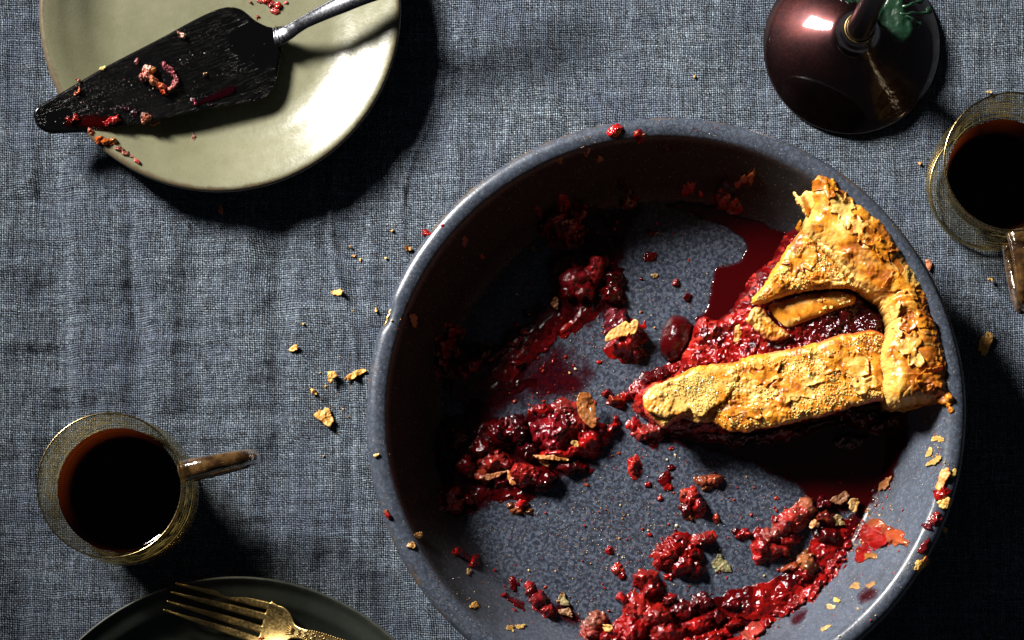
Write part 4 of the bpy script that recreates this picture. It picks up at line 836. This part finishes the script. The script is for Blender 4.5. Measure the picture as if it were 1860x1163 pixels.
# specks too small to count
def specks(name, label, n, reg, surf, seed, smin=0.0001, smax=0.0003, tints=None, parent=None):
    r = np.random.default_rng(seed); V = []; F3 = []; T = []; oc = np.array([(1, 0, 0), (0, 1, 0), (-1, 0, 0), (0, -1, 0), (0, 0, 1), (0, 0, -1)], float)
    f3 = np.array([(0, 1, 4), (1, 2, 4), (2, 3, 4), (3, 0, 4), (1, 0, 5), (2, 1, 5), (3, 2, 5), (0, 3, 5)])
    f = surf if callable(surf) else SURF[surf]; c = 0
    for (px, py, sx, sy, k) in reg:
        for _ in range(k):
            qx, qy = px+r.normal()*sx, py+r.normal()*sy
            x, y, z = place(qx, qy, surf) if surf != 'dish' else (*map(float, at(qx, qy, ZF)), 0)
            if surf == 'dish':
                if math.hypot(x-DX, y-DY) > RF: x, y, z = ondish(qx, qy)
                z = float(zdish(x, y))
                if math.hypot(x-DX, y-DY) > RI+0.004: continue
            s_ = r.uniform(smin, smax)*(1+1.5*(r.random() < 0.1)); Q, _ = np.linalg.qr(r.normal(size=(3, 3)))
            V.append((oc*s_*(0.7+0.6*r.random((6, 1))))@Q.T+np.array([x, y, z+s_*0.5])); F3.append(f3+6*c); c += 1
            T.append(np.repeat(np.array([tints[r.integers(len(tints))]]), 6, 0))
    o = mesh_np(name, np.concatenate(V), None, M_speck, parent, F3=np.concatenate(F3), smooth=False, tint=np.concatenate(T)); o['kind'] = 'stuff'; o['label'] = label; return o
specks('crumb_specks', 'fine sugar and crust specks scattered over the dish', 0, [(1130,1000,90,60,350),(1080,950,60,50,150),(1230,860,60,40,90),(1050,640,70,70,200),(930,920,50,40,60),(1540,990,40,60,70),(1330,920,90,60,120),(1560,940,12,30,90),(1700,820,12,40,120),(1585,920,10,30,120),(1552,975,10,22,120),(1612,865,6,14,50),(1640,1000,30,40,50),(1520,1100,40,25,40),(1600,880,14,40,40),(1560,1080,50,30,40),(880,1080,50,40,40),(1290,600,60,80,60),(960,620,50,60,120),(1480,1040,40,30,60),(930,1135,30,14,15),(720,620,14,140,30),(800,430,14,14,8),(1070,255,25,8,14),(1280,235,14,5,8)], 'dish', 31, tints=[(0.6, 0.4, 0.15), (0.45, 0.2, 0.05), (0.3, 0.02, 0.02), (0.35, 0.03, 0.03), (0.7, 0.6, 0.4)])

specks('crumb_dust', 'fine pastry dust fallen on the cloth left of the dish', 0, [(630,660,60,90,60),(680,470,30,20,24),(600,740,40,30,24),(1690,500,20,30,12),(1700,1010,20,30,14)], 'cloth', 37, 0.0001, 0.00028, tints=[(0.7, 0.4, 0.1), (0.6, 0.4, 0.2), (0.4, 0.2, 0.06)])
def pulpbits(name, label, reg, seed, smin, smax):
    r = np.random.default_rng(seed); V = []; F3 = []; T = []; c = 0
    ib = bmesh.new(); bmesh.ops.create_icosphere(ib, subdivisions=1, radius=1); bv = np.array([v.co[:] for v in ib.verts]); bf = np.array([[v.index for v in f.verts] for f in ib.faces]); ib.free()
    for (px, py, sx, sy, rot, k) in reg:
        for _ in range(k):
            a, b = r.normal()*sx, r.normal()*sy; cr, sr = math.cos(math.radians(rot)), math.sin(math.radians(rot))
            x, y, z = ondish(px+a*cr-b*sr, py+a*sr+b*cr)
            if math.hypot(x-DX, y-DY) > RI: continue
            s_ = smin+(smax-smin)*r.random()**3; Q, _ = np.linalg.qr(r.normal(size=(3, 3)))
            v = (bv*np.array([1.5, 0.9, 0.7])*(0.75+0.5*r.random((len(bv), 1))))@Q.T; v[:, 2] *= 0.55
            V.append(v*s_+np.array([x, y, z+s_*0.15])); F3.append(bf+len(bv)*c); c += 1
            T.append(np.repeat(np.array([[RED, DRED, (0.22, 0.01, 0.008), (0.3, 0.03, 0.012)][r.integers(4)]]), len(bv), 0))
    o = mesh_np(name, np.concatenate(V), None, M_fruit, None, F3=np.concatenate(F3), tint=np.concatenate(T)); o['kind'] = 'stuff'; o['label'] = label
pulpbits('fruit_pulp_bits', 'countless small wet bits of fruit pulp smeared over the dish', [(930,650,75,28,-35,200),(1060,560,50,40,0,90),(1090,420,60,30,0,60),(860,620,40,40,0,60),(930,820,90,40,-10,160),(1060,820,50,30,0,60),(1020,700,50,30,0,70),(1250,1000,60,40,0,60),(1440,1080,90,14,-42,160),(1545,970,60,12,-55,110),(1520,930,60,30,-30,70),(1220,1110,90,30,0,130),(1180,770,40,30,0,50),(1400,930,60,40,0,40),(1600,980,40,14,10,30),(980,1090,50,20,30,30),(1210,850,40,50,0,40),(1340,1140,70,20,-20,80)], 71, 0.00018, 0.0011)

# ------------------------------------------------------------------ sage plate
PZ = 0.0175; px_, py_ = map(float, at(399, 20, PZ)); kp = S0*(HC-PZ)/HC; RP = 329*kp
pp = [(0, 0.0060), (0.030, 0.0060), (0.046, 0.0062), (0.052, 0.0068), (0.058, 0.0085), (0.064, 0.0115), (0.069, 0.0138), (0.073, 0.0158), (0.076, 0.0170), (RP-0.0032, 0.0176), (RP-0.0018, 0.0178), (RP-0.0006, 0.0173), (RP, 0.0160), (RP-0.0005, 0.0144), (RP-0.002, 0.013), (0.070, 0.0095), (0.060, 0.005), (0.052, 0.0025), (0.050, 0.0002), (0.046, 0.0002), (0.044, 0.002), (0.0, 0.002)]
pl = thing('stoneware_plate', 'round sage green stoneware plate with brown edge under the cake server', 'plate'); pl.location = (px_, py_, 0)
pb = lathe('plate_body', [tuple(q) for q in spline([(a, b) for a, b in pp], 4)], M_sage, pl, n=260, warp=lambda R, Z, T, p: (R*(1+0.004*np.sin(2*T+0.5)+0.002*np.sin(3*T)), Z+0.0005*np.sin(3*T+1)*R/0.08))
_pr = np.array([p[0] for p in pp[:12]]); _pz = np.array([p[1] for p in pp[:12]])
SURF['plate'] = lambda x, y: np.interp(np.hypot(x-px_, y-py_), _pr, _pz)
# cake server
sv = thing('cake_server', 'dark steel cake server lying across the sage plate', 'cake server')
BL = [(64,212),(68,200),(82,190),(108,174),(135,157),(196,120),(286,71),(340,40),(370,24),(398,12),(418,9),(436,13),(450,23),(462,33),(482,43),(501,48),(506,66),(511,86),(507,104),(503,128),(496,152),(484,170),(470,178),(452,182),(420,188),(368,198),(310,212),(261,223),(184,237),(130,243),(94,244),(78,238),(68,228)]
zb = 0.0160
def ztilt(x, y): # the blade slopes up towards the handle, where it bears on the plate rim
    a = np.array(at(70, 225, zb)); b = np.array(at(505, 66, zb)); e = b-a; t = ((x-a[0])*e[0]+(y-a[1])*e[1])/(e@e)
    return 0.0196-0.0084*t
P = topoly(BL, zb, 4)
X, Y = grid(P[:, 0].min()-0.002, P[:, 0].max()+0.002, P[:, 1].min()-0.002, P[:, 1].max()+0.002, 0.0005)
d = sdf(X, Y, P); q = np.clip(-d/0.0014, 0, 1)
_a = math.radians(24); along = X*math.cos(_a)+Y*math.sin(_a); acr = -X*math.sin(_a)+Y*math.cos(_a)
top = ztilt(X, Y)-0.00055*(1-q)**2+0.00002*fbm(along*60, acr*1400, 3, 3)
hmesh('blade', X, Y, top, top-0.0013, d < 0, M_blade, sv, d=d)
Bsurf = lambda x, y: ztilt(x, y)
hp = spline([(498,68,0.0122),(507,66,0.0126),(522,60,0.0140),(538,50,0.0160),(556,39,0.0185),(590,22,0.0225),(625,6,0.0260),(660,-9,0.0285),(720,-30,0.031),(800,-58,0.032),(880,-88,0.032),(930,-106,0.031)], 8)
hw = np.interp(np.arange(len(hp))/8, [0,1,2,3,4,5,6,7,8,9,10,11], [19,19.5,15,13,13,15.5,18,19,20,22,21,13])
tube('handle', [(*map(float, at(p[0], p[1], p[2])), p[2]) for p in hp], [w*S0*0.97 for w in hw], M_steel, sv, n=28, flat=0.3)
xa, ya = map(float, at(501, 48, 0.0125)); xb, yb = map(float, at(512, 86, 0.0125))
tube('neck_ridge', [(xa, ya, 0.0127), ((xa*3+xb)/4, (ya*3+yb)/4, 0.0162), ((xa+xb)/2, (ya+yb)/2, 0.0176), ((xa+xb*3)/4, (ya+yb*3)/4, 0.0162), (xb, yb, 0.0127)], 0.00028, M_steel, sv, n=8)
def wet(PX, seed, col, label):
    o = film('juice_film', label, PX, seed, m_film('blade_juice', col, 0.6, 1.0, 200, 0.08), 0.0005, 0.0015, 0.0012, surf=Bsurf, fade=0.002); return o
wet([(120,217),(150,208),(200,212),(225,214),(222,226),(180,234),(130,232),(110,226)], 1701, (0.018, 0.0004, 0.0004), 'dark red juice pooled near the tip of the server blade')
wet([(352,186),(380,172),(425,154),(428,170),(410,180),(370,192),(356,194)], 1702, (0.010, 0.0002, 0.0015), 'plum coloured juice patch on the server blade')
BG = 'bits of filling stuck on the cake server'
BK = [
 ('large chunk of crumbly pink filling in the middle of the server blade', [(270,126,9,8,0,4,(0.7,0.42,0.33)),(266,142,12,11,20,4,(0.45,0.16,0.13)),(281,150,14,10,35,4.5,(0.55,0.2,0.1)),(295,160,10,8,40,4,(0.55,0.12,0.05)),(299,169,6,6,0,3,(0.6,0.08,0.03)),(279,131,6,5,0,4.5,(0.7,0.36,0.06))]),
 ('curved pink strand of fruit beside the large chunk on the blade', [(301,119,6,6,0,2.5,(0.35,0.08,0.1)),(309,126,6,6,30,2.2,(0.3,0.07,0.09)),(315,134,5,7,0,2.2,(0.3,0.07,0.09)),(321,144,5,7,0,2.2,(0.35,0.09,0.1)),(320,154,6,6,0,2.4,(0.4,0.12,0.12)),(311,161,8,5,-25,2.4,(0.45,0.14,0.12))]),
 ('small pale pink bit near the top edge of the blade', [(327,62,6,5,0,2,(0.5,0.2,0.14)),(333,65,6,6,20,2.4,(0.75,0.5,0.42))]),
 ('tiny orange red sliver near the left end of the blade', [(143,164,4,6,30,1.8,(0.7,0.22,0.12)),(138,170,5,3.5,-20,1.6,(0.7,0.25,0.15))]),
 ('tiny red bit on the upper edge of the blade', [(143,147,5,4,0,1.6,(0.55,0.15,0.1))]),
 ('tan crumb on the right half of the blade', [(373,136,6,4.5,0,1.8,(0.35,0.2,0.1))]),
 ('pink scrap hanging over the lower edge of the blade', [(262,212,5,5,0,2.2,(0.65,0.35,0.3)),(268,214,8,4,-10,2.2,(0.65,0.2,0.12)),(262,221,4,6,0,1.8,(0.6,0.2,0.12))]),
 ('glossy red bead near the lower edge of the blade', [(214,218,9,7,0,3.2,(0.45,0.02,0.012)),(202,222,9,5,-20,2,(0.3,0.01,0.012)),(192,226,6,4,0,1.5,(0.3,0.01,0.012))]),
 ('red bead by the tip of the blade', [(138,214,9,7,0,2.5,(0.3,0.012,0.01)),(128,218,7,6,0,2,(0.2,0.008,0.008))]),
 ('pinkish white dot of fruit on the blade', [(351,184,4,3,0,1.6,(0.7,0.5,0.5)),(355,188,4,4,0,1.6,(0.35,0.03,0.08))]),
 ('faint purple smear of fruit below the middle of the blade', [(231,198,8,5,30,1,(0.02,0.002,0.006)),(244,206,8,5,40,1,(0.02,0.002,0.006)),(247,113,5,5,0,1.5,(0.3,0.1,0.1))]),
 ('tiny red bead on the back edge of the blade', [(468,32,5,5,0,2.2,(0.6,0.03,0.015))]),
]
for k, (lab, L) in enumerate(BK):
    lumps('filling_scrap', lab, 'fruit filling', L, 1800+k*9, surf=Bsurf, group=BG, C=0.00018, warp=1.3, pulp=0.6, fine=1.0)
specks('blade_specks', 'fine glittering crumbs and droplets streaked over the server blade', 0, [(120,205,28,10,80),(150,190,35,16,110),(220,180,50,20,190),(300,140,60,30,120),(230,205,60,12,120),(400,120,45,20,50),(340,175,40,14,110),(190,150,30,16,40),(250,110,30,8,25),(360,70,40,12,30),(480,165,10,5,14)], lambda x, y: np.where((sdf(x, y, P) < -0.0008) & (vn(x*60*0.914+y*60*0.406, (y*0.914-x*0.406)*900, 66) > 0.5), ztilt(x, y), -0.01), 33, 0.00006, 0.00016, tints=[(0.3, 0.3, 0.3), (0.4, 0.36, 0.3), (0.2, 0.06, 0.06), (0.15, 0.15, 0.15)]) 
lumps('filling_scrap', 'splash of red juice with two beads on the plate near the server handle', 'fruit filling', [(487,8,9,6,10,1.5,(0.5,0.03,0.02)),(496,16,8,7,20,1.2,(0.35,0.05,0.04)),(508,17,8,7,0,2.0,(0.55,0.03,0.02)),(503,27,9,6,0,1,(0.4,0.05,0.04)),(476,10,7,4,0,0.6,(0.35,0.08,0.07)),(499,3,6,3,-30,1,(0.5,0.08,0.05)),(457,10,4,3,0,1,(0.5,0.1,0.08)),(522,13,5,2.5,-10,0.8,(0.5,0.12,0.1))], 1950, surf='plate', C=0.0002)
lumps('filling_scrap', 'amber red lump of jam on the lower left edge of the sage plate', 'fruit filling', [(192,268,8,8,0,3,(0.5,0.1,0.02)),(206,273,11,8,10,3,(0.45,0.10,0.02)),(218,270,8,7,0,3,(0.5,0.14,0.03)),(176,255,7,6,30,1.5,(0.3,0.09,0.06)),(228,285,8,5,25,1.6,(0.35,0.1,0.07)),(238,293,9,5,30,1.5,(0.35,0.12,0.09)),(262,307,7,5,20,1.8,(0.45,0.06,0.05)),(250,300,8,4,30,1,(0.35,0.15,0.1))], 1970, surf='plate', C=0.0002)
flake('crust_flake', 'brown crust scrap showing under the lower edge of the server', 'crust flake', 284, 226, 24, 17, -30, 1990, lift=0.004, tint=(0.32, 0.14, 0.03), surf='plate')
flake('crust_flake', 'faint brown fleck in the shaded floor of the sage plate', 'crust flake', 355, 258, 8, 18, 0, 1995, lift=0.0002, tint=(0.2, 0.09, 0.05), surf='plate', curl=0.0003)
flake('tiny_crumb', 'yellow crumb perched on the upper edge of the blade', 'crumb', 186, 124, 11, 7, -20, 1997, lift=0.0006, tint=(0.65, 0.62, 0.2), surf=Bsurf, curl=0.0005)

# ------------------------------------------------------------------ dark plate with brass fork
DZ = 0.018; qx_, qy_ = map(float, at(430, 1467, DZ)); RD = 420*S0*(HC-DZ)/HC
dp = [(0, 0.0050), (0.06, 0.0050), (0.078, 0.0052), (0.084, 0.0062), (0.089, 0.0095), (0.0925, 0.0125), (0.095, 0.0138), (0.099, 0.0152), (0.1015, 0.0172), (RD-0.0008, 0.0180), (RD, 0.0172), (RD-0.001, 0.0160), (0.097, 0.0125), (0.090, 0.007), (0.080, 0.003), (0.070, 0.0022), (0.068, 0.0002), (0.064, 0.0002), (0.062, 0.002), (0, 0.002)]
dk = thing('dinner_plate', 'near black green glazed plate at the bottom under the fork', 'plate'); dk.location = (qx_, qy_, 0)
lathe('plate_body', [tuple(q) for q in spline(dp, 4)], M_darkplate, dk, n=300)
_qr = np.array([p[0] for p in dp[:10]]); _qz = np.array([p[1] for p in dp[:10]])
SURF['dark'] = lambda x, y: np.interp(np.hypot(x-qx_, y-qy_), _qr, _qz)

fk = thing('fork', 'tarnished brass dessert fork with ornate handle on the dark plate', 'fork')
FZ = 0.020; fx0, fy0 = map(float, at(304, 1083, FZ)); fa = math.atan2(-0.272, 0.962); ks = S0*(HC-FZ)/HC
def f2w(s_, t_, z_): # local px along/across -> world
    return (fx0+ks*(s_*math.cos(fa)-t_*math.sin(fa)), fy0+ks*(s_*math.sin(fa)+t_*math.cos(fa)), z_)
s1, t1 = np.meshgrid(np.arange(-4, 700, 1.0), np.arange(-46, 47, 1.0), indexing='ij')
HEAD = [(178,37),(195,39.3),(208,38),(218,33),(226,26),(233,17),(240,12.5),(256,10.5),(280,13),(310,12),(380,10),(460,11),(540,14),(600,20),(640,22),(670,18),(690,8),(692,0)]
HEAD = HEAD+[(a, -b) for a, b in HEAD[::-1]]; HEAD = smooth_poly(HEAD, 3)
dd = sdf(s1, t1, HEAD)
for (r0, r1, tp) in ((33.5, 26, 6), (12, 9, 2), (-12, -9, 0), (-33.5, -26, -2)):
    tc = r1+(r0-r1)*np.clip(s1/185, 0, 1); hw_ = 2.2+4.7*sm(0, 130, s1)
    xx = np.abs(t1-tc)-hw_; dt = np.maximum(xx, np.maximum(tp-s1+0.3*np.abs(t1-tc), s1-188)); dd = np.minimum(dd, dt)
def fz(s_, t_=0): # tines dip down then arch up, handle rises
    return 0.0128+0.0050*sm(110, 20, s_)*1.0+0.0062*sm(150, 285, s_)-0.0016*np.clip(1-(t_/38.0)**2, 0, 1)*sm(120, 210, s_)*sm(260, 225, s_)+0.002*sm(300, 600, s_)
qn = np.clip(-dd/3.0, 0, 1)
ztop = fz(s1, t1)+0.0007*np.sqrt(1-(1-qn)**2); zbot = fz(s1, t1)-0.0009
XF = fx0+ks*(s1*math.cos(fa)-t1*math.sin(fa)); YF = fy0+ks*(s1*math.sin(fa)+t1*math.cos(fa))
# build in local grid, then move on to the world: hmesh border pull works in local units
def local_h(name, mat):
    me = hmesh(name, s1*1.0, t1*1.0, ztop, zbot, dd < 0, mat, fk, d=dd)
    n = len(me.data.vertices); co = np.empty(n*3, np.float32); me.data.vertices.foreach_get('co', co); co = co.reshape(-1, 3)
    a, b = co[:, 0].copy(), co[:, 1].copy()
    co[:, 0] = fx0+ks*(a*math.cos(fa)-b*math.sin(fa)); co[:, 1] = fy0+ks*(a*math.sin(fa)+b*math.cos(fa))
    me.data.vertices.foreach_set('co', co.ravel()); me.data.update(); return me
local_h('fork_body', M_brass)
# beading down both edges of the handle and scrolls on it
V = []; F3 = []; ico = bmesh.new(); bmesh.ops.create_icosphere(ico, subdivisions=1, radius=1); iv = np.array([v.co[:] for v in ico.verts]); jf = np.array([[v.index for v in f.verts] for f in ico.faces]); ico.free()
c = 0
for k in range(90):
    ss = 262+k*4.4; w_ = np.interp(ss, [256, 280, 310, 380, 460, 540, 600], [9, 11.5, 10.5, 8.5, 9.5, 12, 17])
    for sg in (-1, 1):
        V.append(iv*0.00048+np.array(f2w(ss, sg*w_, float(fz(ss))+0.0007))); F3.append(jf+len(iv)*c); c += 1
bd = mesh_np('beading', np.concatenate(V), None, M_brass, fk, F3=np.concatenate(F3)); bd['kind'] = 'stuff'
def scroll(s0_, t0_, r0, turns, sg, ph):
    pts = []
    for k in range(26):
        u_ = k/25; r = r0*(1-0.8*u_); a = ph+sg*turns*2*math.pi*u_
        pts.append(f2w(s0_+r*math.cos(a), t0_+r*math.sin(a), float(fz(s0_))+0.0008))
    return tube('scroll', pts, [0.00035*(1-0.4*k/25) for k in range(26)], M_brass, fk, n=7)
for k, ss in enumerate((250, 262, 276, 292)):
    scroll(ss, 5.5, 5, 1.2, 1, math.pi); scroll(ss, -5.5, 5, 1.2, -1, math.pi)
for k in range(5):
    a = (-0.9+0.45*k)
    tube('leaf_flute', [f2w(236+2*abs(a), 0+a*3, float(fz(238))+0.0007), f2w(222, a*11, float(fz(222))+0.00055)][::-1], [0.0002, 0.0006], M_brass, fk, n=7)
lumps('filling_scrap', 'dark red smear dried on the upper tine of the fork', 'fruit filling', [(415,1076,13,5,16,0.5,(0.12,0.008,0.006)),(400,1072,7,3,16,0.3,(0.1,0.01,0.006)),(318,1059,4,3,0,0.6,(0.25,0.012,0.01))], 2100, surf=lambda x, y: np.full(np.shape(x), 0.0192)*1.0 if False else 0*np.asarray(x)+0.0148, C=0.0002) if False else None
lumps('filling_scrap', 'small red orange scrap at the lower root of the fork tines', 'fruit filling', [(476,1159,5,4,-20,1.2,(0.5,0.1,0.04)),(471,1163,4,4,0,1,(0.3,0.03,0.02))], 2110, surf=lambda x, y: 0*np.asarray(x, float)+0.0168, C=0.0002)

# ------------------------------------------------------------------ glass cups of coffee
def cup(mx, my, mz, R, hdir, label, rl, rb, zl, seed, hlen=0.031):
    """mouth centre in the photo at height mz"""
    x0, y0 = map(float, at(mx, my, mz))
    g = thing('glass_cup', label, 'cup', group='glass coffee cups'); g.location = (x0, y0, 0)
    outer = spline([(0, 0.0022), (R*0.55, 0.0020), (R*0.80, 0.0012), (R*0.93, 0.0035), (R*1.0, 0.010), (R*1.03, 0.020), (R*1.025, 0.034), (R*1.0, 0.050), (R*0.995, mz-0.0012), (R*0.992, mz)], 5)
    lathe('outer_wall', outer, M_glass, g, n=160)
    inner = spline([(R*0.992, mz), (R*0.975, mz+0.0002), (R*0.96, mz-0.001), (R*0.945, 0.054), (0.5*(rl+R*0.93)+0.0006, zl+0.009), (rl+0.0006, zl), (rl*0.5+rb*0.5+0.0006, (zl+0.008)/2), (rb+0.0006, 0.009), (rb-0.002, 0.0066), (rb*0.5, 0.0060), (0, 0.0060)], 6)
    lathe('inner_bowl', inner, M_bowl, g, n=160)
    rimring = [((R*0.985)*math.cos(t), (R*0.985)*math.sin(t), mz) for t in np.linspace(0, 2*math.pi, 97)]
    tube('gilded_lip', rimring, 0.00042, M_lip, g, n=8, caps=False)
    foot = [((R*0.90)*math.cos(t), (R*0.90)*math.sin(t), 0.0024) for t in np.linspace(0, 2*math.pi, 97)]
    tube('foot_ring', foot, 0.0007, M_lip, g, n=8, caps=False)
    c, s_ = math.cos(hdir), math.sin(hdir)
    hp = spline([(R*0.97, 0.052), (R+0.006, 0.0545), (R+hlen*0.5, 0.0545), (R+hlen*0.88, 0.050), (R+hlen*0.97, 0.042), (R+hlen*0.80, 0.034), (R+hlen*0.4, 0.029), (R*1.0, 0.027)], 7)
    n_ = len(hp); rad = [0.0049-0.0016*min(1, 2.2*k/(n_-1)) for k in range(n_)]
    tube('handle', [(r*c, r*s_, z) for r, z in hp], rad, M_amber, g, n=20, flat=0.8)
    cf = thing('coffee', 'black coffee inside the ' + ('lower left' if mx < 900 else 'right') + ' glass cup', 'coffee', group='black coffee in the cups'); cf.location = (x0, y0, 0)
    body = [(rl, zl), ((rl*2+rb)/3, zl*0.66+0.003), ((rl+rb*2)/3, zl*0.33+0.006), (rb, 0.0095), (rb-0.0015, 0.0082), (rb*0.5, 0.008), (0.0, 0.008)]
    lathe('coffee_body', body, M_coffee, cf, n=128)
    lathe('coffee_surface', [(0, zl-0.0007), (rl*0.9, zl-0.0007), (rl*0.97, zl-0.0004), (rl*0.999, zl+0.0003)], M_coffeetop, cf, n=128)
    return g
M_lip = m_metal('gilt_edge', (0.55, 0.42, 0.2), 0.15, 0.15, (0.2, 0.13, 0.05), 0.5)
cup(199, 882, 0.062, 0.0316, math.radians(13), 'gold ringed glass cup of black coffee above the dark plate', 0.0272, 0.0243, 0.036, 1)
cup(1840, 294, 0.062, 0.0302, math.radians(-83), 'glass cup of black coffee at the right edge beside the candlestick', 0.0243, 0.0205, 0.034, 2)

# ------------------------------------------------------------------ candlestick
cx_, cy_ = map(float, at(1547, 83, 0.002)); CR = 160*S0
cs = thing('candlestick', 'dark bronze candlestick with domed base at the top right', 'candlestick'); cs.location = (cx_, cy_, 0)
dome = spline([(0.0, 0.0), (CR*0.9, 0.0), (CR*0.985, 0.0006), (CR, 0.0013), (CR*0.99, 0.0021), (CR*0.94, 0.0043), (CR*0.88, 0.0065), (CR*0.76, 0.0105), (CR*0.62, 0.0146), (CR*0.48, 0.0181), (CR*0.36, 0.0206), (CR*0.27, 0.0228), (CR*0.215, 0.0256), (CR*0.185, 0.0296), (CR*0.17, 0.034), (0.0, 0.034)], 8)
lathe('domed_base', dome, M_bronze, cs, n=220)
ring = [(CR*0.165*math.cos(t), CR*0.165*math.sin(t), 0.0342) for t in np.linspace(0, 2*math.pi, 49)]
tube('collar_ring', ring, 0.0003, M_brass, cs, n=8, caps=False)
lathe('stem', spline([(CR*0.155, 0.0338), (CR*0.148, 0.040), (CR*0.138, 0.06), (CR*0.135, 0.10), (CR*0.14, 0.15), (CR*0.16, 0.19), (CR*0.2, 0.2), (0, 0.2)], 6), M_bronze, cs, n=48)
lathe('candle_socket', spline([(0, 0.198), (0.010, 0.199), (0.012, 0.203), (0.0115, 0.222), (0.013, 0.226), (0.0115, 0.2275), (0.0105, 0.224), (0.0100, 0.206), (0, 0.205)], 4), M_bronze, cs, n=48)
# hardened green wax: a scalloped sheet clinging beside the stem and drips
def wax(name, label, PX, z, seed, thick=0.0022, curl=0.002):
    Pw = smooth_poly(PX, 4); xs, ys = at(Pw[:, 0], Pw[:, 1], z); Pq = np.stack([xs-cx_, ys-cy_], 1)
    X, Y = grid(Pq[:, 0].min()-0.001, Pq[:, 0].max()+0.001, Pq[:, 1].min()-0.001, Pq[:, 1].max()+0.001, 0.0003)
    d = sdf(X, Y, Pq)+0.0004*fbm(X*500, Y*500, seed, 2); q = np.clip(-d/0.0018, 0, 1)
    zz = z+curl*fbm(X*110, Y*110, seed+1, 3); top = zz+thick*0.5*np.sqrt(1-(1-q)**2)
    o = hmesh(name, X, Y, top, zz-thick*0.5*q-0.0001, d < 0, M_wax, cs, d=d)
    if label: o['label'] = label
wax('wax_drip', 'scalloped sheet of green wax right of the stem', [(1592,26),(1604,8),(1614,-10),(1632,-12),(1640,6),(1644,22),(1652,34),(1658,48),(1656,62),(1648,72),(1636,78),(1624,72),(1612,56),(1600,50),(1594,40)], 0.040, 2200)
wax('wax_drip', 'pale green wax at the top edge left of the stem', [(1520,-14),(1570,-14),(1562,10),(1554,6),(1544,8),(1534,3),(1526,0)], 0.046, 2210)
for k, PX in enumerate([[(1630,22),(1646,26),(1662,22),(1682,20),(1690,16)], [(1640,26),(1654,32),(1662,38),(1672,42)], [(1636,12),(1650,10),(1662,4),(1676,-4)]]):
    p_ = spline([(a, b) for a, b in PX], 5)
    pts = [(float(at(a, b, 0.042)[0])-cx_, float(at(a, b, 0.042)[1])-cy_, 0.040+0.002*math.sin(i*0.3)) for i, (a, b) in enumerate(p_)]
    n_ = len(pts); tube('wax_drip', pts, [0.0007+0.0009*sm(0.75, 1.0, np.array(i/(n_-1)))+0.0002*math.sin(i) for i in range(n_)], M_wax, cs, n=10)
